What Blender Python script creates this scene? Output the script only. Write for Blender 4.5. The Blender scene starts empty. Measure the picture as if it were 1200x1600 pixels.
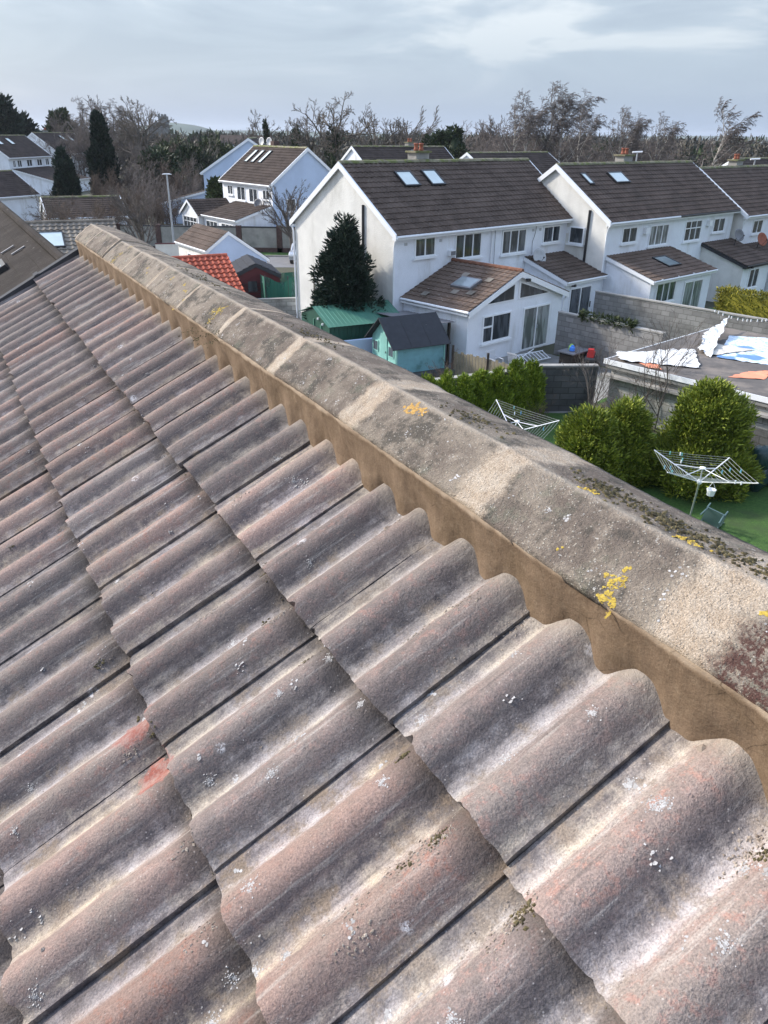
import bpy, math, random
import numpy as np
from mathutils import Vector, Matrix, noise as mn

# ------------------------------------------------------------------ camera, sky, sun
S = bpy.context.scene
COL = S.collection
PITCH, ROLL, FPX, CAMZ = 0.46268, 0.014456, 1182.33, 9.0
F = Vector((0, math.cos(PITCH), -math.sin(PITCH)))
U0 = Vector((0, math.sin(PITCH), math.cos(PITCH)))
R0 = Vector((1, 0, 0))
cr_, sr_ = math.cos(ROLL), math.sin(ROLL)
R = R0 * cr_ + U0 * sr_
U = R0 * -sr_ + U0 * cr_
CAM = Vector((0, 0, CAMZ))
cam = bpy.data.cameras.new('camera')
cam.sensor_fit = 'VERTICAL'; cam.sensor_height = 36; cam.lens = FPX * 36 / 1600
cam.clip_start = 0.02; cam.clip_end = 9000
camo = bpy.data.objects.new('camera', cam); COL.objects.link(camo)
m = Matrix.Identity(4)
for i in range(3):
    m[i][0] = R[i]; m[i][1] = U[i]; m[i][2] = -F[i]; m[i][3] = CAM[i]
camo.matrix_world = m
S.camera = camo

SUN_AZ, SUN_EL = math.radians(-68), math.radians(32)
w = bpy.data.worlds.new('World'); S.world = w; w.use_nodes = True
nt = w.node_tree; nt.nodes.clear()
N = nt.nodes.new; LK = nt.links.new
out = N('ShaderNodeOutputWorld'); bg = N('ShaderNodeBackground'); LK(bg.outputs[0], out.inputs[0])
sky = N('ShaderNodeTexSky'); sky.sky_type = 'NISHITA'; sky.sun_disc = False
sky.sun_elevation = SUN_EL; sky.sun_rotation = SUN_AZ
sky.air_density = 1.2; sky.dust_density = 1.5
tc = N('ShaderNodeTexCoord')
sep = N('ShaderNodeSeparateXYZ'); LK(tc.outputs['Generated'], sep.inputs[0])
# cloud deck: project the direction onto a plane overhead so that clouds flatten towards the horizon
def wmath(op, a, b=None, clamp=False):
    n = N('ShaderNodeMath'); n.operation = op; n.use_clamp = clamp
    for i, x in enumerate((a, b)):
        if x is None: continue
        if isinstance(x, (int, float)): n.inputs[i].default_value = x
        else: LK(x, n.inputs[i])
    return n.outputs[0]
zz = wmath('ADD', wmath('MAXIMUM', sep.outputs[2], 0.0), 0.045)
cx = N('ShaderNodeCombineXYZ')
LK(wmath('MULTIPLY', sep.outputs[0], 4.2), cx.inputs[0]); LK(wmath('MULTIPLY', sep.outputs[1], 4.2), cx.inputs[1]); LK(wmath('MULTIPLY', wmath('LOGARITHM', zz, 2.718), 2.6), cx.inputs[2])
n1 = N('ShaderNodeTexNoise'); n1.inputs['Scale'].default_value = .85; n1.inputs['Detail'].default_value = 8; n1.inputs['Roughness'].default_value = .5
n1.inputs['Distortion'].default_value = .7
LK(cx.outputs[0], n1.inputs['Vector'])
rp1 = N('ShaderNodeValToRGB')
rp1.color_ramp.elements[0].position = .40; rp1.color_ramp.elements[0].color = (.19, .225, .28, 1)
rp1.color_ramp.elements[1].position = .60; rp1.color_ramp.elements[1].color = (.46, .48, .495, 1)
e = rp1.color_ramp.elements.new(.52); e.color = (.275, .315, .365, 1)
LK(n1.outputs['Fac'], rp1.inputs[0])
# towards the horizon an even blue-grey veil
hz = N('ShaderNodeValToRGB')
hz.color_ramp.elements[0].position = 0.0; hz.color_ramp.elements[0].color = (.178, .245, .355, 1)
hz.color_ramp.elements[1].position = .16; hz.color_ramp.elements[1].color = (.205, .25, .315, 1)
LK(sep.outputs[2], hz.inputs[0])
mf = N('ShaderNodeMapRange'); mf.inputs['From Min'].default_value = .02; mf.inputs['From Max'].default_value = .15
LK(sep.outputs[2], mf.inputs[0])
mx = N('ShaderNodeMix'); mx.data_type = 'RGBA'
LK(mf.outputs[0], mx.inputs[0]); LK(hz.outputs[0], mx.inputs[6]); LK(rp1.outputs[0], mx.inputs[7])
skm = N('ShaderNodeMix'); skm.data_type = 'RGBA'; skm.blend_type = 'MULTIPLY'; skm.inputs[0].default_value = 1
LK(sky.outputs[0], skm.inputs[6]); skm.inputs[7].default_value = (.20, .20, .215, 1)
mx2 = N('ShaderNodeMix'); mx2.data_type = 'RGBA'; mx2.inputs[0].default_value = .88
LK(skm.outputs[2], mx2.inputs[6]); LK(mx.outputs[2], mx2.inputs[7])
mf2 = N('ShaderNodeMapRange'); mf2.inputs['From Min'].default_value = .30; mf2.inputs['From Max'].default_value = .62; mf2.inputs['To Min'].default_value = .90; mf2.inputs['To Max'].default_value = .50
LK(sep.outputs[2], mf2.inputs[0]); LK(mf2.outputs[0], mx2.inputs[0])
bo_ = N('ShaderNodeMapRange'); bo_.inputs['From Min'].default_value = .22; bo_.inputs['From Max'].default_value = .6; bo_.inputs['To Min'].default_value = 1.0; bo_.inputs['To Max'].default_value = 1.55
LK(sep.outputs[2], bo_.inputs[0])
vm = N('ShaderNodeVectorMath'); vm.operation = 'SCALE'; LK(mx2.outputs[2], vm.inputs[0]); LK(bo_.outputs[0], vm.inputs['Scale'])
LK(vm.outputs[0], bg.inputs[0]); bg.inputs[1].default_value = 1.0

sl = bpy.data.lights.new('sun', 'SUN'); sl.energy = 2.9; sl.angle = math.radians(5.0); sl.color = (1, .93, .83)
so = bpy.data.objects.new('sun', sl); COL.objects.link(so)
sd = Vector((math.sin(SUN_AZ) * math.cos(SUN_EL), math.cos(SUN_AZ) * math.cos(SUN_EL), math.sin(SUN_EL)))
so.rotation_euler = (-sd).to_track_quat('-Z', 'Y').to_euler()
S.view_settings.view_transform = 'Standard'; S.view_settings.look = 'None'
S.view_settings.exposure = 0.92; S.view_settings.gamma = 1
S.cycles.max_bounces = 5; S.cycles.diffuse_bounces = 3; S.cycles.glossy_bounces = 2
S.cycles.transparent_max_bounces = 8; S.cycles.volume_bounces = 0
S.cycles.use_denoising = True

# ------------------------------------------------------------------ helpers
def ray(u, v):
    return F + R * ((u - 600) / FPX) - U * ((v - 800) / FPX)
def at(u, v, z):                      # the point of height z seen at a place of the photograph
    d = ray(u, v); return CAM + d * ((z - CAMZ) / d.z)
def xy(u, v, z=0):
    p = at(u, v, z); return (p.x, p.y)

def tag(o, label=None, cat=None, group=None, kind=None):
    if label: o['label'] = label
    if cat: o['category'] = cat
    if group: o['group'] = group
    if kind: o['kind'] = kind
    return o
def empty(name, loc, rz=0.0):
    o = bpy.data.objects.new(name, None); COL.objects.link(o)
    o.location = loc; o.rotation_euler = (0, 0, rz); o.empty_display_size = .3
    return o

class MB:
    def __init__(s): s.v = []; s.f = []; s.a = []
    def add(s, vs, fs):
        b = len(s.v); s.v.extend(vs); s.f.extend([tuple(i + b for i in f) for f in fs])
    def quad(s, a, b, c, d): s.add([a, b, c, d], [(0, 1, 2, 3)])
    def box(s, x0, x1, y0, y1, z0, z1):
        s.add([(x0, y0, z0), (x1, y0, z0), (x1, y1, z0), (x0, y1, z0), (x0, y0, z1), (x1, y0, z1), (x1, y1, z1), (x0, y1, z1)],
              [(0, 3, 2, 1), (4, 5, 6, 7), (0, 1, 5, 4), (1, 2, 6, 5), (2, 3, 7, 6), (3, 0, 4, 7)])
    def obox(s, O, X, Y, Z):          # box from corner O with edge vectors
        O, X, Y, Z = Vector(O), Vector(X), Vector(Y), Vector(Z)
        P = [O, O + X, O + X + Y, O + Y]; P += [p + Z for p in P]
        s.add([tuple(p) for p in P], [(0, 3, 2, 1), (4, 5, 6, 7), (0, 1, 5, 4), (1, 2, 6, 5), (2, 3, 7, 6), (3, 0, 4, 7)])
    def prism(s, poly, d):            # polygon (3-D points) extruded by vector d
        n = len(poly); d = Vector(d)
        P = [tuple(p) for p in poly] + [tuple(Vector(p) + d) for p in poly]
        s.add(P, [tuple(range(n - 1, -1, -1)), tuple(range(n, 2 * n))] + [(i, (i + 1) % n, n + (i + 1) % n, n + i) for i in range(n)])
    def tube(s, pts, rad, sides=6, cap=True):
        pts = [Vector(p) for p in pts]
        if isinstance(rad, (int, float)): rad = [rad] * len(pts)
        vs = []; fs = []
        for i, p in enumerate(pts):
            t = (pts[min(i + 1, len(pts) - 1)] - pts[max(i - 1, 0)])
            if t.length < 1e-9: t = Vector((0, 0, 1))
            t.normalize()
            a = t.orthogonal().normalized() if i == 0 else (a0 - t * a0.dot(t)).normalized()
            a0 = a; b = t.cross(a)
            for k in range(sides):
                an = 2 * math.pi * k / sides
                vs.append(tuple(p + (a * math.cos(an) + b * math.sin(an)) * rad[i]))
        for i in range(len(pts) - 1):
            for k in range(sides):
                k2 = (k + 1) % sides
                fs.append((i * sides + k, i * sides + k2, (i + 1) * sides + k2, (i + 1) * sides + k))
        if cap:
            fs.append(tuple(range(sides - 1, -1, -1))); fs.append(tuple(range((len(pts) - 1) * sides, len(pts) * sides)))
        s.add(vs, fs)
    def lathe(s, prof, c=(0, 0, 0), n=14):
        vs = []; fs = []
        for r, z in prof:
            for k in range(n):
                a = 2 * math.pi * k / n; vs.append((c[0] + r * math.cos(a), c[1] + r * math.sin(a), c[2] + z))
        for i in range(len(prof) - 1):
            for k in range(n):
                k2 = (k + 1) % n; fs.append((i * n + k, i * n + k2, (i + 1) * n + k2, (i + 1) * n + k))
        fs.append(tuple(range(n - 1, -1, -1))); fs.append(tuple(range((len(prof) - 1) * n, len(prof) * n)))
        s.add(vs, fs)
    def build(s, name, mat, parent=None, smooth=False):
        me = bpy.data.meshes.new(name); me.from_pydata(s.v, [], s.f); me.update()
        if smooth: me.polygons.foreach_set('use_smooth', [True] * len(me.polygons))
        me.materials.append(mat)
        o = bpy.data.objects.new(name, me); COL.objects.link(o)
        if parent: o.parent = parent
        return o
def copy_tree(o, parent=None):
    c = o.copy(); COL.objects.link(c); c.parent = parent
    for ch in list(o.children): copy_tree(ch, c)
    return c

# ------------------------------------------------------------------ materials
def newmat(name):
    mt = bpy.data.materials.new(name); mt.use_nodes = True
    t = mt.node_tree; b = t.nodes['Principled BSDF']; return mt, t, b
class NG:
    def __init__(s, t): s.t = t
    def n(s, typ, **kw):
        x = s.t.nodes.new(typ)
        for k, v in kw.items():
            if hasattr(x, k) and k not in ('Scale',): setattr(x, k, v)
        return x
    def link(s, a, b): s.t.links.new(a, b)
    def coord(s, kind='Object'): return s.n('ShaderNodeTexCoord').outputs[kind]
    def map(s, vec, scale=(1, 1, 1), loc=(0, 0, 0)):
        x = s.n('ShaderNodeMapping'); x.inputs['Scale'].default_value = scale; x.inputs['Location'].default_value = loc
        s.link(vec, x.inputs[0]); return x.outputs[0]
    def noise(s, vec, scale, detail=4, rough=.55, dist=0):
        x = s.n('ShaderNodeTexNoise'); x.inputs['Scale'].default_value = scale; x.inputs['Detail'].default_value = detail
        x.inputs['Roughness'].default_value = rough; x.inputs['Distortion'].default_value = dist
        s.link(vec, x.inputs['Vector']); return x.outputs['Fac']
    def voro(s, vec, scale, out='Distance', feat='F1', rand=1):
        x = s.n('ShaderNodeTexVoronoi'); x.feature = feat; x.inputs['Scale'].default_value = scale
        x.inputs['Randomness'].default_value = rand
        s.link(vec, x.inputs['Vector']); return x.outputs[out]
    def step(s, f, a, b, lo=0, hi=1):
        x = s.n('ShaderNodeMapRange'); x.interpolation_type = 'SMOOTHSTEP'
        x.inputs['From Min'].default_value = a; x.inputs['From Max'].default_value = b
        x.inputs['To Min'].default_value = lo; x.inputs['To Max'].default_value = hi
        s.link(f, x.inputs[0]); return x.outputs[0]
    def math(s, op, a, b=0.0, clamp=False):
        x = s.n('ShaderNodeMath'); x.operation = op; x.use_clamp = clamp
        for i, q in enumerate((a, b)):
            if isinstance(q, (int, float)): x.inputs[i].default_value = q
            else: s.link(q, x.inputs[i])
        return x.outputs[0]
    def mix(s, f, a, b, blend='MIX'):
        x = s.n('ShaderNodeMix'); x.data_type = 'RGBA'; x.blend_type = blend
        for i, q in ((0, f), (6, a), (7, b)):
            if isinstance(q, (int, float)): x.inputs[i].default_value = q
            elif isinstance(q, tuple): x.inputs[i].default_value = q + (1,) if len(q) == 3 else q
            else: s.link(q, x.inputs[i])
        return x.outputs[2]
    def bump(s, h, dist=.01, strength=1, normal=None):
        x = s.n('ShaderNodeBump'); x.inputs['Distance'].default_value = dist; x.inputs['Strength'].default_value = strength
        s.link(h, x.inputs['Height'])
        if normal: s.link(normal, x.inputs['Normal'])
        return x.outputs[0]

def simple(name, col, rough=.8, var=.12, scale=3.0, bump=0.0, bscale=40, metal=0, dirt=None, dscale=.6, dth=(.5, .7), island=0, streak=0):
    mt, t, b = newmat(name); g = NG(t); c = g.coord()
    n = g.noise(c, scale, 5, .6)
    lo = tuple(x * (1 - var) for x in col); hi = tuple(min(1, x * (1 + var)) for x in col)
    o = g.mix(g.step(n, .3, .7), lo, hi)
    if dirt:
        vec = g.map(c, (1, 1, .25)) if streak else c
        o = g.mix(g.step(g.noise(vec, dscale, 6, .65), *dth), o, dirt)
    if island:
        gi = g.n('ShaderNodeNewGeometry').outputs['Random Per Island']
        o = g.mix(g.step(gi, 0, 1, 0, island), o, tuple(x * .25 for x in col))
    g.link(o, b.inputs['Base Color']); b.inputs['Roughness'].default_value = rough; b.inputs['Metallic'].default_value = metal
    if bump: g.link(g.bump(g.noise(c, bscale, 4, .6), bump), b.inputs['Normal'])
    return mt

M = {}
M['render_white'] = simple('white_render', (.80, .83, .88), .9, .06, .8, .015, 22, dirt=(.50, .49, .45), dscale=1.0, dth=(.50, .85), streak=1)
M['render_cream'] = simple('cream_pebbledash', (.74, .73, .69), .95, .07, 1.0, .02, 26, dirt=(.46, .45, .40), dscale=.8, dth=(.50, .85), streak=1)
M['render_blue'] = simple('pale_blue_render', (.50, .60, .76), .9, .05, .8, .01, 22)
M['upvc'] = simple('white_upvc', (.84, .86, .88), .35, .03, 2)
M['black_plastic'] = simple('black_plastic', (.02, .02, .022), .4, .1, 2)
M['concrete'] = simple('concrete', (.30, .29, .27), .95, .18, 1.2, .006, 30, dirt=(.15, .15, .14), dscale=.9, dth=(.5, .8))
M['paving'] = simple('paving', (.25, .245, .23), .95, .2, 1.0, .004, 30, dirt=(.12, .13, .10), dscale=.7)
M['asphalt'] = simple('asphalt', (.17, .17, .175), .95, .1, 1.5, .004, 60)
M['brown_paint'] = simple('maroon_boards', (.085, .014, .018), .7, .15, 3)
M['felt'] = simple('roof_felt', (.035, .038, .045), .9, .12, 4, .004, 60)
M['terracotta'] = simple('terracotta', (.30, .10, .06), .85, .15, 6)
M['grey_metal'] = simple('galvanised_metal', (.42, .45, .48), .45, .08, 5, metal=.6)
M['dish'] = simple('dish_grey', (.16, .16, .17), .5, .1, 4)
M['dish_light'] = simple('dish_light', (.45, .46, .47), .5, .1, 4)
M['dark_timber'] = simple('dark_timber', (.05, .04, .032), .9, .2, 4, .004, 40)
M['timber'] = simple('weathered_timber', (.22, .19, .13), .9, .2, 3, .004, 40)
M['brick'] = simple('dark_brick', (.085, .05, .045), .9, .25, 5, .006, 25)

def tile_mat(name, base, lichen=(.30, .29, .26), amt=.5):
    mt, t, b = newmat(name); g = NG(t); c = g.coord()
    n = g.noise(c, 1.1, 6, .65); n2 = g.noise(c, 9, 4, .6)
    o = g.mix(g.step(n, .3, .7), tuple(x * .75 for x in base), tuple(x * 1.3 for x in base))
    o = g.mix(g.math('MULTIPLY', g.step(n2, .52, .75), amt), o, tuple((x + y) / 2 for x, y in zip(base, lichen)))
    o = g.mix(g.step(g.voro(c, 3.2), .10, .05), o, lichen)
    g.link(o, b.inputs['Base Color']); b.inputs['Roughness'].default_value = .95; b.inputs['Specular IOR Level'].default_value = .12
    g.link(g.bump(g.noise(c, 30, 3, .6), .01), b.inputs['Normal']); return mt
M['tiles_dark'] = tile_mat('dark_concrete_tiles', (.098, .074, .061), (.22, .20, .17))
M['tiles_brown'] = tile_mat('brown_concrete_tiles', (.130, .094, .074))
M['tiles_mix'] = tile_mat('far_brown_tiles', (.060, .047, .041), (.16, .15, .14), amt=.2)
M['tiles_smooth'] = tile_mat('smooth_dark_tiles', (.032, .027, .024), (.16, .15, .14), amt=.3)
M['tiles_tan'] = tile_mat('tan_interlocking_tiles', (.21, .185, .155), (.32, .30, .26), .5)
M['tiles_red'] = tile_mat('red_clay_tiles', (.40, .115, .075), (.5, .2, .12), .3)
M['ridge_moss'] = simple('mossy_ridge', (.20, .18, .12), .95, .3, 3, .01, 30, dirt=(.13, .15, .045), dscale=2.2, dth=(.45, .62))

def glass_mat(name, col=(.03, .035, .04), blind=None):
    mt, t, b = newmat(name); g = NG(t); c = g.coord('Object')
    o = g.mix(g.step(g.noise(g.map(c, (3, 3, .6)), 1.3, 3), .42, .6), col, tuple(x * 2.6 for x in col))
    g.link(o, b.inputs['Base Color']); b.inputs['Roughness'].default_value = .04; b.inputs['IOR'].default_value = 1.5
    b.inputs['Coat Weight'].default_value = .4; b.inputs['Coat Roughness'].default_value = .02
    return mt
M['glass'] = glass_mat('window_glass')
M['glass_blind'] = glass_mat('curtained_glass', (.12, .13, .13))
M['glass_mid'] = glass_mat('half_curtained_glass', (.055, .06, .065))
M['skylight_glass'] = simple('skylight_glass', (.62, .70, .68), .08, .06, 2)
M['skylight_dark'] = simple('skylight_dark_glass', (.22, .26, .27), .08, .1, 2)

def block_mat(name, col, mortar, bw=.45, bh=.225):
    mt, t, b = newmat(name); g = NG(t); c = g.coord()
    s = g.n('ShaderNodeSeparateXYZ'); g.link(c, s.inputs[0])
    gn = g.n('ShaderNodeSeparateXYZ'); g.link(g.n('ShaderNodeNewGeometry').outputs['True Normal'], gn.inputs[0])
    fl_ = g.step(g.math('ABSOLUTE', g.math('SUBTRACT', gn.outputs[0], gn.outputs[1])), .69, .71)
    ua = g.math('MULTIPLY', g.math('ADD', s.outputs[0], s.outputs[1]), fl_); ub = g.math('MULTIPLY', g.math('SUBTRACT', s.outputs[0], s.outputs[1]), g.math('SUBTRACT', 1.0, fl_))
    cmb = g.n('ShaderNodeCombineXYZ'); g.link(g.math('MULTIPLY', g.math('ADD', ua, ub), .72), cmb.inputs[0]); g.link(s.outputs[2], cmb.inputs[1])
    br = g.n('ShaderNodeTexBrick'); br.inputs['Scale'].default_value = 1
    br.inputs['Brick Width'].default_value = bw; br.inputs['Row Height'].default_value = bh; br.inputs['Mortar Size'].default_value = .012
    br.inputs['Mortar Smooth'].default_value = .3
    br.inputs['Color1'].default_value = tuple(x * .8 for x in col) + (1,); br.inputs['Color2'].default_value = tuple(x * 1.2 for x in col) + (1,)
    br.inputs['Mortar'].default_value = mortar + (1,); g.link(cmb.outputs[0], br.inputs['Vector'])
    o = g.mix(g.step(g.noise(c, .9, 6, .65), .45, .75), br.outputs['Color'], tuple(x * .45 for x in col))
    g.link(o, b.inputs['Base Color']); b.inputs['Roughness'].default_value = .95
    h = g.math('ADD', g.math('MULTIPLY', br.outputs['Fac'], -1), g.noise(c, 30, 4, .6))
    g.link(g.bump(h, .012), b.inputs['Normal']); return mt
M['block'] = block_mat('grey_blockwork', (.235, .23, .225), (.15, .15, .14))
M['block_dark'] = block_mat('dark_blockwork', (.105, .105, .105), (.06, .06, .055))
M['block_light'] = block_mat('light_blockwork', (.40, .40, .37), (.22, .22, .2))

def leaf_mat(name, dark, lite, rough=.6, trans=.25):
    mt, t, b = newmat(name); g = NG(t); c = g.coord()
    gi = g.n('ShaderNodeNewGeometry').outputs['Random Per Island']
    o = g.mix(gi, dark, lite)
    o = g.mix(g.step(g.noise(c, 1.6, 4), .45, .7, 0, .55), o, tuple(x * .55 for x in dark))
    g.link(o, b.inputs['Base Color']); b.inputs['Roughness'].default_value = rough
    b.inputs['Specular IOR Level'].default_value = .25
    return mt
M['leaf_conifer'] = leaf_mat('dark_conifer', (.014, .026, .018), (.040, .062, .040))
M['leaf_deep'] = leaf_mat('deep_conifer', (.010, .020, .014), (.026, .045, .028))
M['leaf_gold'] = leaf_mat('golden_green_conifer', (.065, .105, .014), (.34, .38, .05))
M['leaf_lime'] = leaf_mat('lime_green_conifer', (.08, .135, .014), (.34, .42, .05))
M['leaf_hedge'] = leaf_mat('yellow_hedge', (.09, .10, .015), (.34, .30, .035))
M['leaf_ivy'] = leaf_mat('ivy', (.018, .032, .012), (.05, .075, .03))
M['leaf_box'] = leaf_mat('shrub_green', (.03, .045, .015), (.08, .10, .04))
M['bark_grey'] = simple('grey_bark', (.115, .10, .088), .95, .3, 2)
M['bark_brown'] = simple('brown_twigs', (.095, .070, .055), .95, .3, 1.5)
M['bark_purple'] = simple('purple_twigs', (.135, .115, .105), .95, .3, 1.5)
M['bark_tan'] = simple('tan_bark', (.13, .11, .09), .95, .25, 1.5)
M['bark_birch'] = simple('birch_bark', (.42, .39, .35), .9, .35, 4)

def grass_mat(name, a, b_, patch):
    mt, t, b = newmat(name); g = NG(t); c = g.coord()
    o = g.mix(g.step(g.noise(c, 14, 5, .7), .3, .7), a, b_)
    o = g.mix(g.step(g.noise(c, .7, 6, .65), .45, .75), o, patch)
    g.link(o, b.inputs['Base Color']); b.inputs['Roughness'].default_value = .95
    g.link(g.bump(g.noise(c, 60, 4, .7), .03), b.inputs['Normal']); return mt
M['lawn'] = grass_mat('lawn', (.030, .090, .012), (.075, .155, .026), (.045, .078, .022))
M['land'] = grass_mat('land', (.060, .062, .035), (.085, .085, .05), (.07, .062, .045))
M['hill'] = simple('far_hill', (.07, .10, .08), 1, .2, .01)

def flat_sheet(name, pts, z, mat, kind='structure', parent=None):
    mb = MB(); mb.add([(p[0], p[1], z) for p in pts], [tuple(range(len(pts)))])
    o = mb.build(name, mat, parent); o['kind'] = kind; return o

# ------------------------------------------------------------------ the roof we stand on
AL, PH, HP = -0.5139488, 0.4925691, 0.9664114
K0, S0, GAUGE, TW = 0.505254, -0.011285, 0.3407, 0.30
rv = Vector((math.sin(AL), math.cos(AL), 0))
pdv = Vector((-math.cos(AL) * math.cos(PH), math.sin(AL) * math.cos(PH), -math.sin(PH)))
nv = rv.cross(pdv)
OR = CAM - nv * HP
def frame(o, x, y, z):
    q = Matrix.Identity(4)
    for i in range(3): q[i][0] = x[i]; q[i][1] = y[i]; q[i][2] = z[i]; q[i][3] = o[i]
    return q
ROOFM = frame(OR, rv, pdv, nv)
def rp(u, v, off=0.0):
    d = ray(u, v); P = d * (-(HP - off) / d.dot(nv)); return P.dot(rv), P.dot(pdv)
KEND = 5.22
rng = random.Random(5)
house_root = empty('house', (OR.x, OR.y, 0))
tag(house_root, 'house under the camera, brown double-roll tiles and a freshly mortared ridge', 'house')
def in_roof(o, M4=ROOFM):
    o.parent = house_root; o.matrix_basis = Matrix.Translation((-OR.x, -OR.y, 0)) @ M4; return o

def hump(t, c, wd, h):
    d = abs(t - c) / wd
    return h * (.5 + .5 * math.cos(math.pi * d)) ** .72 if d < 1 else 0.0
def prof(t):                                   # one double-roll tile, t = 0 .. 0.3 across
    z = max(hump(t, .098, .062, .034), hump(t, .238, .062, .033))
    if t > .270: z = max(z, .0035)
    if t < .012: z -= .0035 * (1 - t / .012)
    return z
BASE = -.020; LIFT = .022
def tile_surf(k, s):                           # height of the tile surface at roof coordinates
    t = (K0 - k) % TW
    j = math.ceil((s - S0) / GAUGE); se = S0 + GAUGE * j
    return BASE + prof(t) + LIFT * (1 - (se - s) / GAUGE)

def build_tiles(name, mat, klo, khi, j0, j1, M4, near=True, seed=3, sclip=-.47):
    rg = random.Random(seed)
    V = []; Fc = []; TC = []; PHt = []
    c0 = math.floor((K0 - khi) / TW) ; c1 = math.ceil((K0 - klo) / TW)
    for c in range(c0, c1):
        kk = K0 - c * TW                        # upper side joint of the column
        for j in range(j0, j1):
            se = S0 + GAUGE * j
            dn = near and (-1.0 < kk < 1.9) and j < 7
            mid = near and kk < 5.3 and j < 9
            nt_, ns_ = (44, 30) if dn else ((26, 9) if mid else (14, 4))
            top = se - GAUGE - .035 if j > 0 else sclip
            if j == 0: ns_ = int(ns_ * 1.3)
            rnd = rg.random(); rnd2 = rg.random()
            rot = math.radians(rg.gauss(0, .5)); dl = rg.gauss(0, .0022); ds = rg.gauss(0, .004); tilt = rg.gauss(0, .0015)
            b = len(V)
            ts = [TW * i / nt_ for i in range(nt_ + 1)]
            for a in range(ns_ + 1):
                fs = a / ns_; s = top + (se - top) * fs
                for t in ts:
                    z = prof(t)
                    lift = LIFT * (1 - (se - s) / GAUGE)
                    k_ = kk - t; s_ = s
                    edge = (se - s)
                    nz = 0
                    if dn or mid:
                        q = Vector((k_ * 9, s_ * 9, seed + c * 3.1))
                        nz = mn.noise(q) * .0016 + (mn.noise(q * 6) * .0007 if dn else 0)
                        if a == ns_:
                            s_ += mn.noise(Vector((k_ * 45, j * 7.7, c))) * .0035 + mn.noise(Vector((k_ * 160, j * 7.7, c))) * .0022
                            chp = mn.noise(Vector((k_ * 22, j * 3.3, c * 1.7 + 9)))
                            if chp > .30: s_ -= (chp - .30) * .035
                            nz -= .0018
                    ks, ss = t - .15, s_ - se + .17
                    V.append((k_ + ss * rot, s_ + ks * rot + ds, BASE + z + lift + dl + nz + tilt * (t / TW - .5)))
                    TC.append((t / TW, edge / GAUGE, rnd, rnd2)); PHt.append(z / .034)
            W_ = nt_ + 1
            for a in range(ns_):
                for i in range(nt_):
                    Fc.append((b + a * W_ + i, b + (a + 1) * W_ + i, b + (a + 1) * W_ + i + 1, b + a * W_ + i + 1))
            # front lip and the lapped side lip, each with its own vertices so that the edges stay crisp
            def strip(idx, dv):
                b2 = len(V)
                for q in idx:
                    V.append(V[q]); TC.append(TC[q]); PHt.append(PHt[q])
                for q in idx:
                    x, y, z = V[q]; V.append((x + dv[0], y + dv[1], z + dv[2])); TC.append(TC[q]); PHt.append(PHt[q])
                n = len(idx)
                for i in range(n - 1): Fc.append((b2 + i, b2 + n + i, b2 + n + i + 1, b2 + i + 1))
            strip([b + ns_ * W_ + i for i in range(W_)], (0, -.002, -.0235))
            strip([b + a * W_ + nt_ for a in range(ns_, -1, -1)], (.001, 0, -.016))
    me = bpy.data.meshes.new(name); me.from_pydata(V, [], Fc); me.update()
    me.polygons.foreach_set('use_smooth', [True] * len(me.polygons))
    at_ = me.attributes.new('tc', 'FLOAT_COLOR', 'POINT'); at_.data.foreach_set('color', np.array(TC, dtype=np.float32).ravel())
    at_ = me.attributes.new('ph', 'FLOAT', 'POINT'); at_.data.foreach_set('value', np.array(PHt, dtype=np.float32))
    me.materials.append(mat)
    o = bpy.data.objects.new(name, me); COL.objects.link(o); in_roof(o, M4); return o

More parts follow.
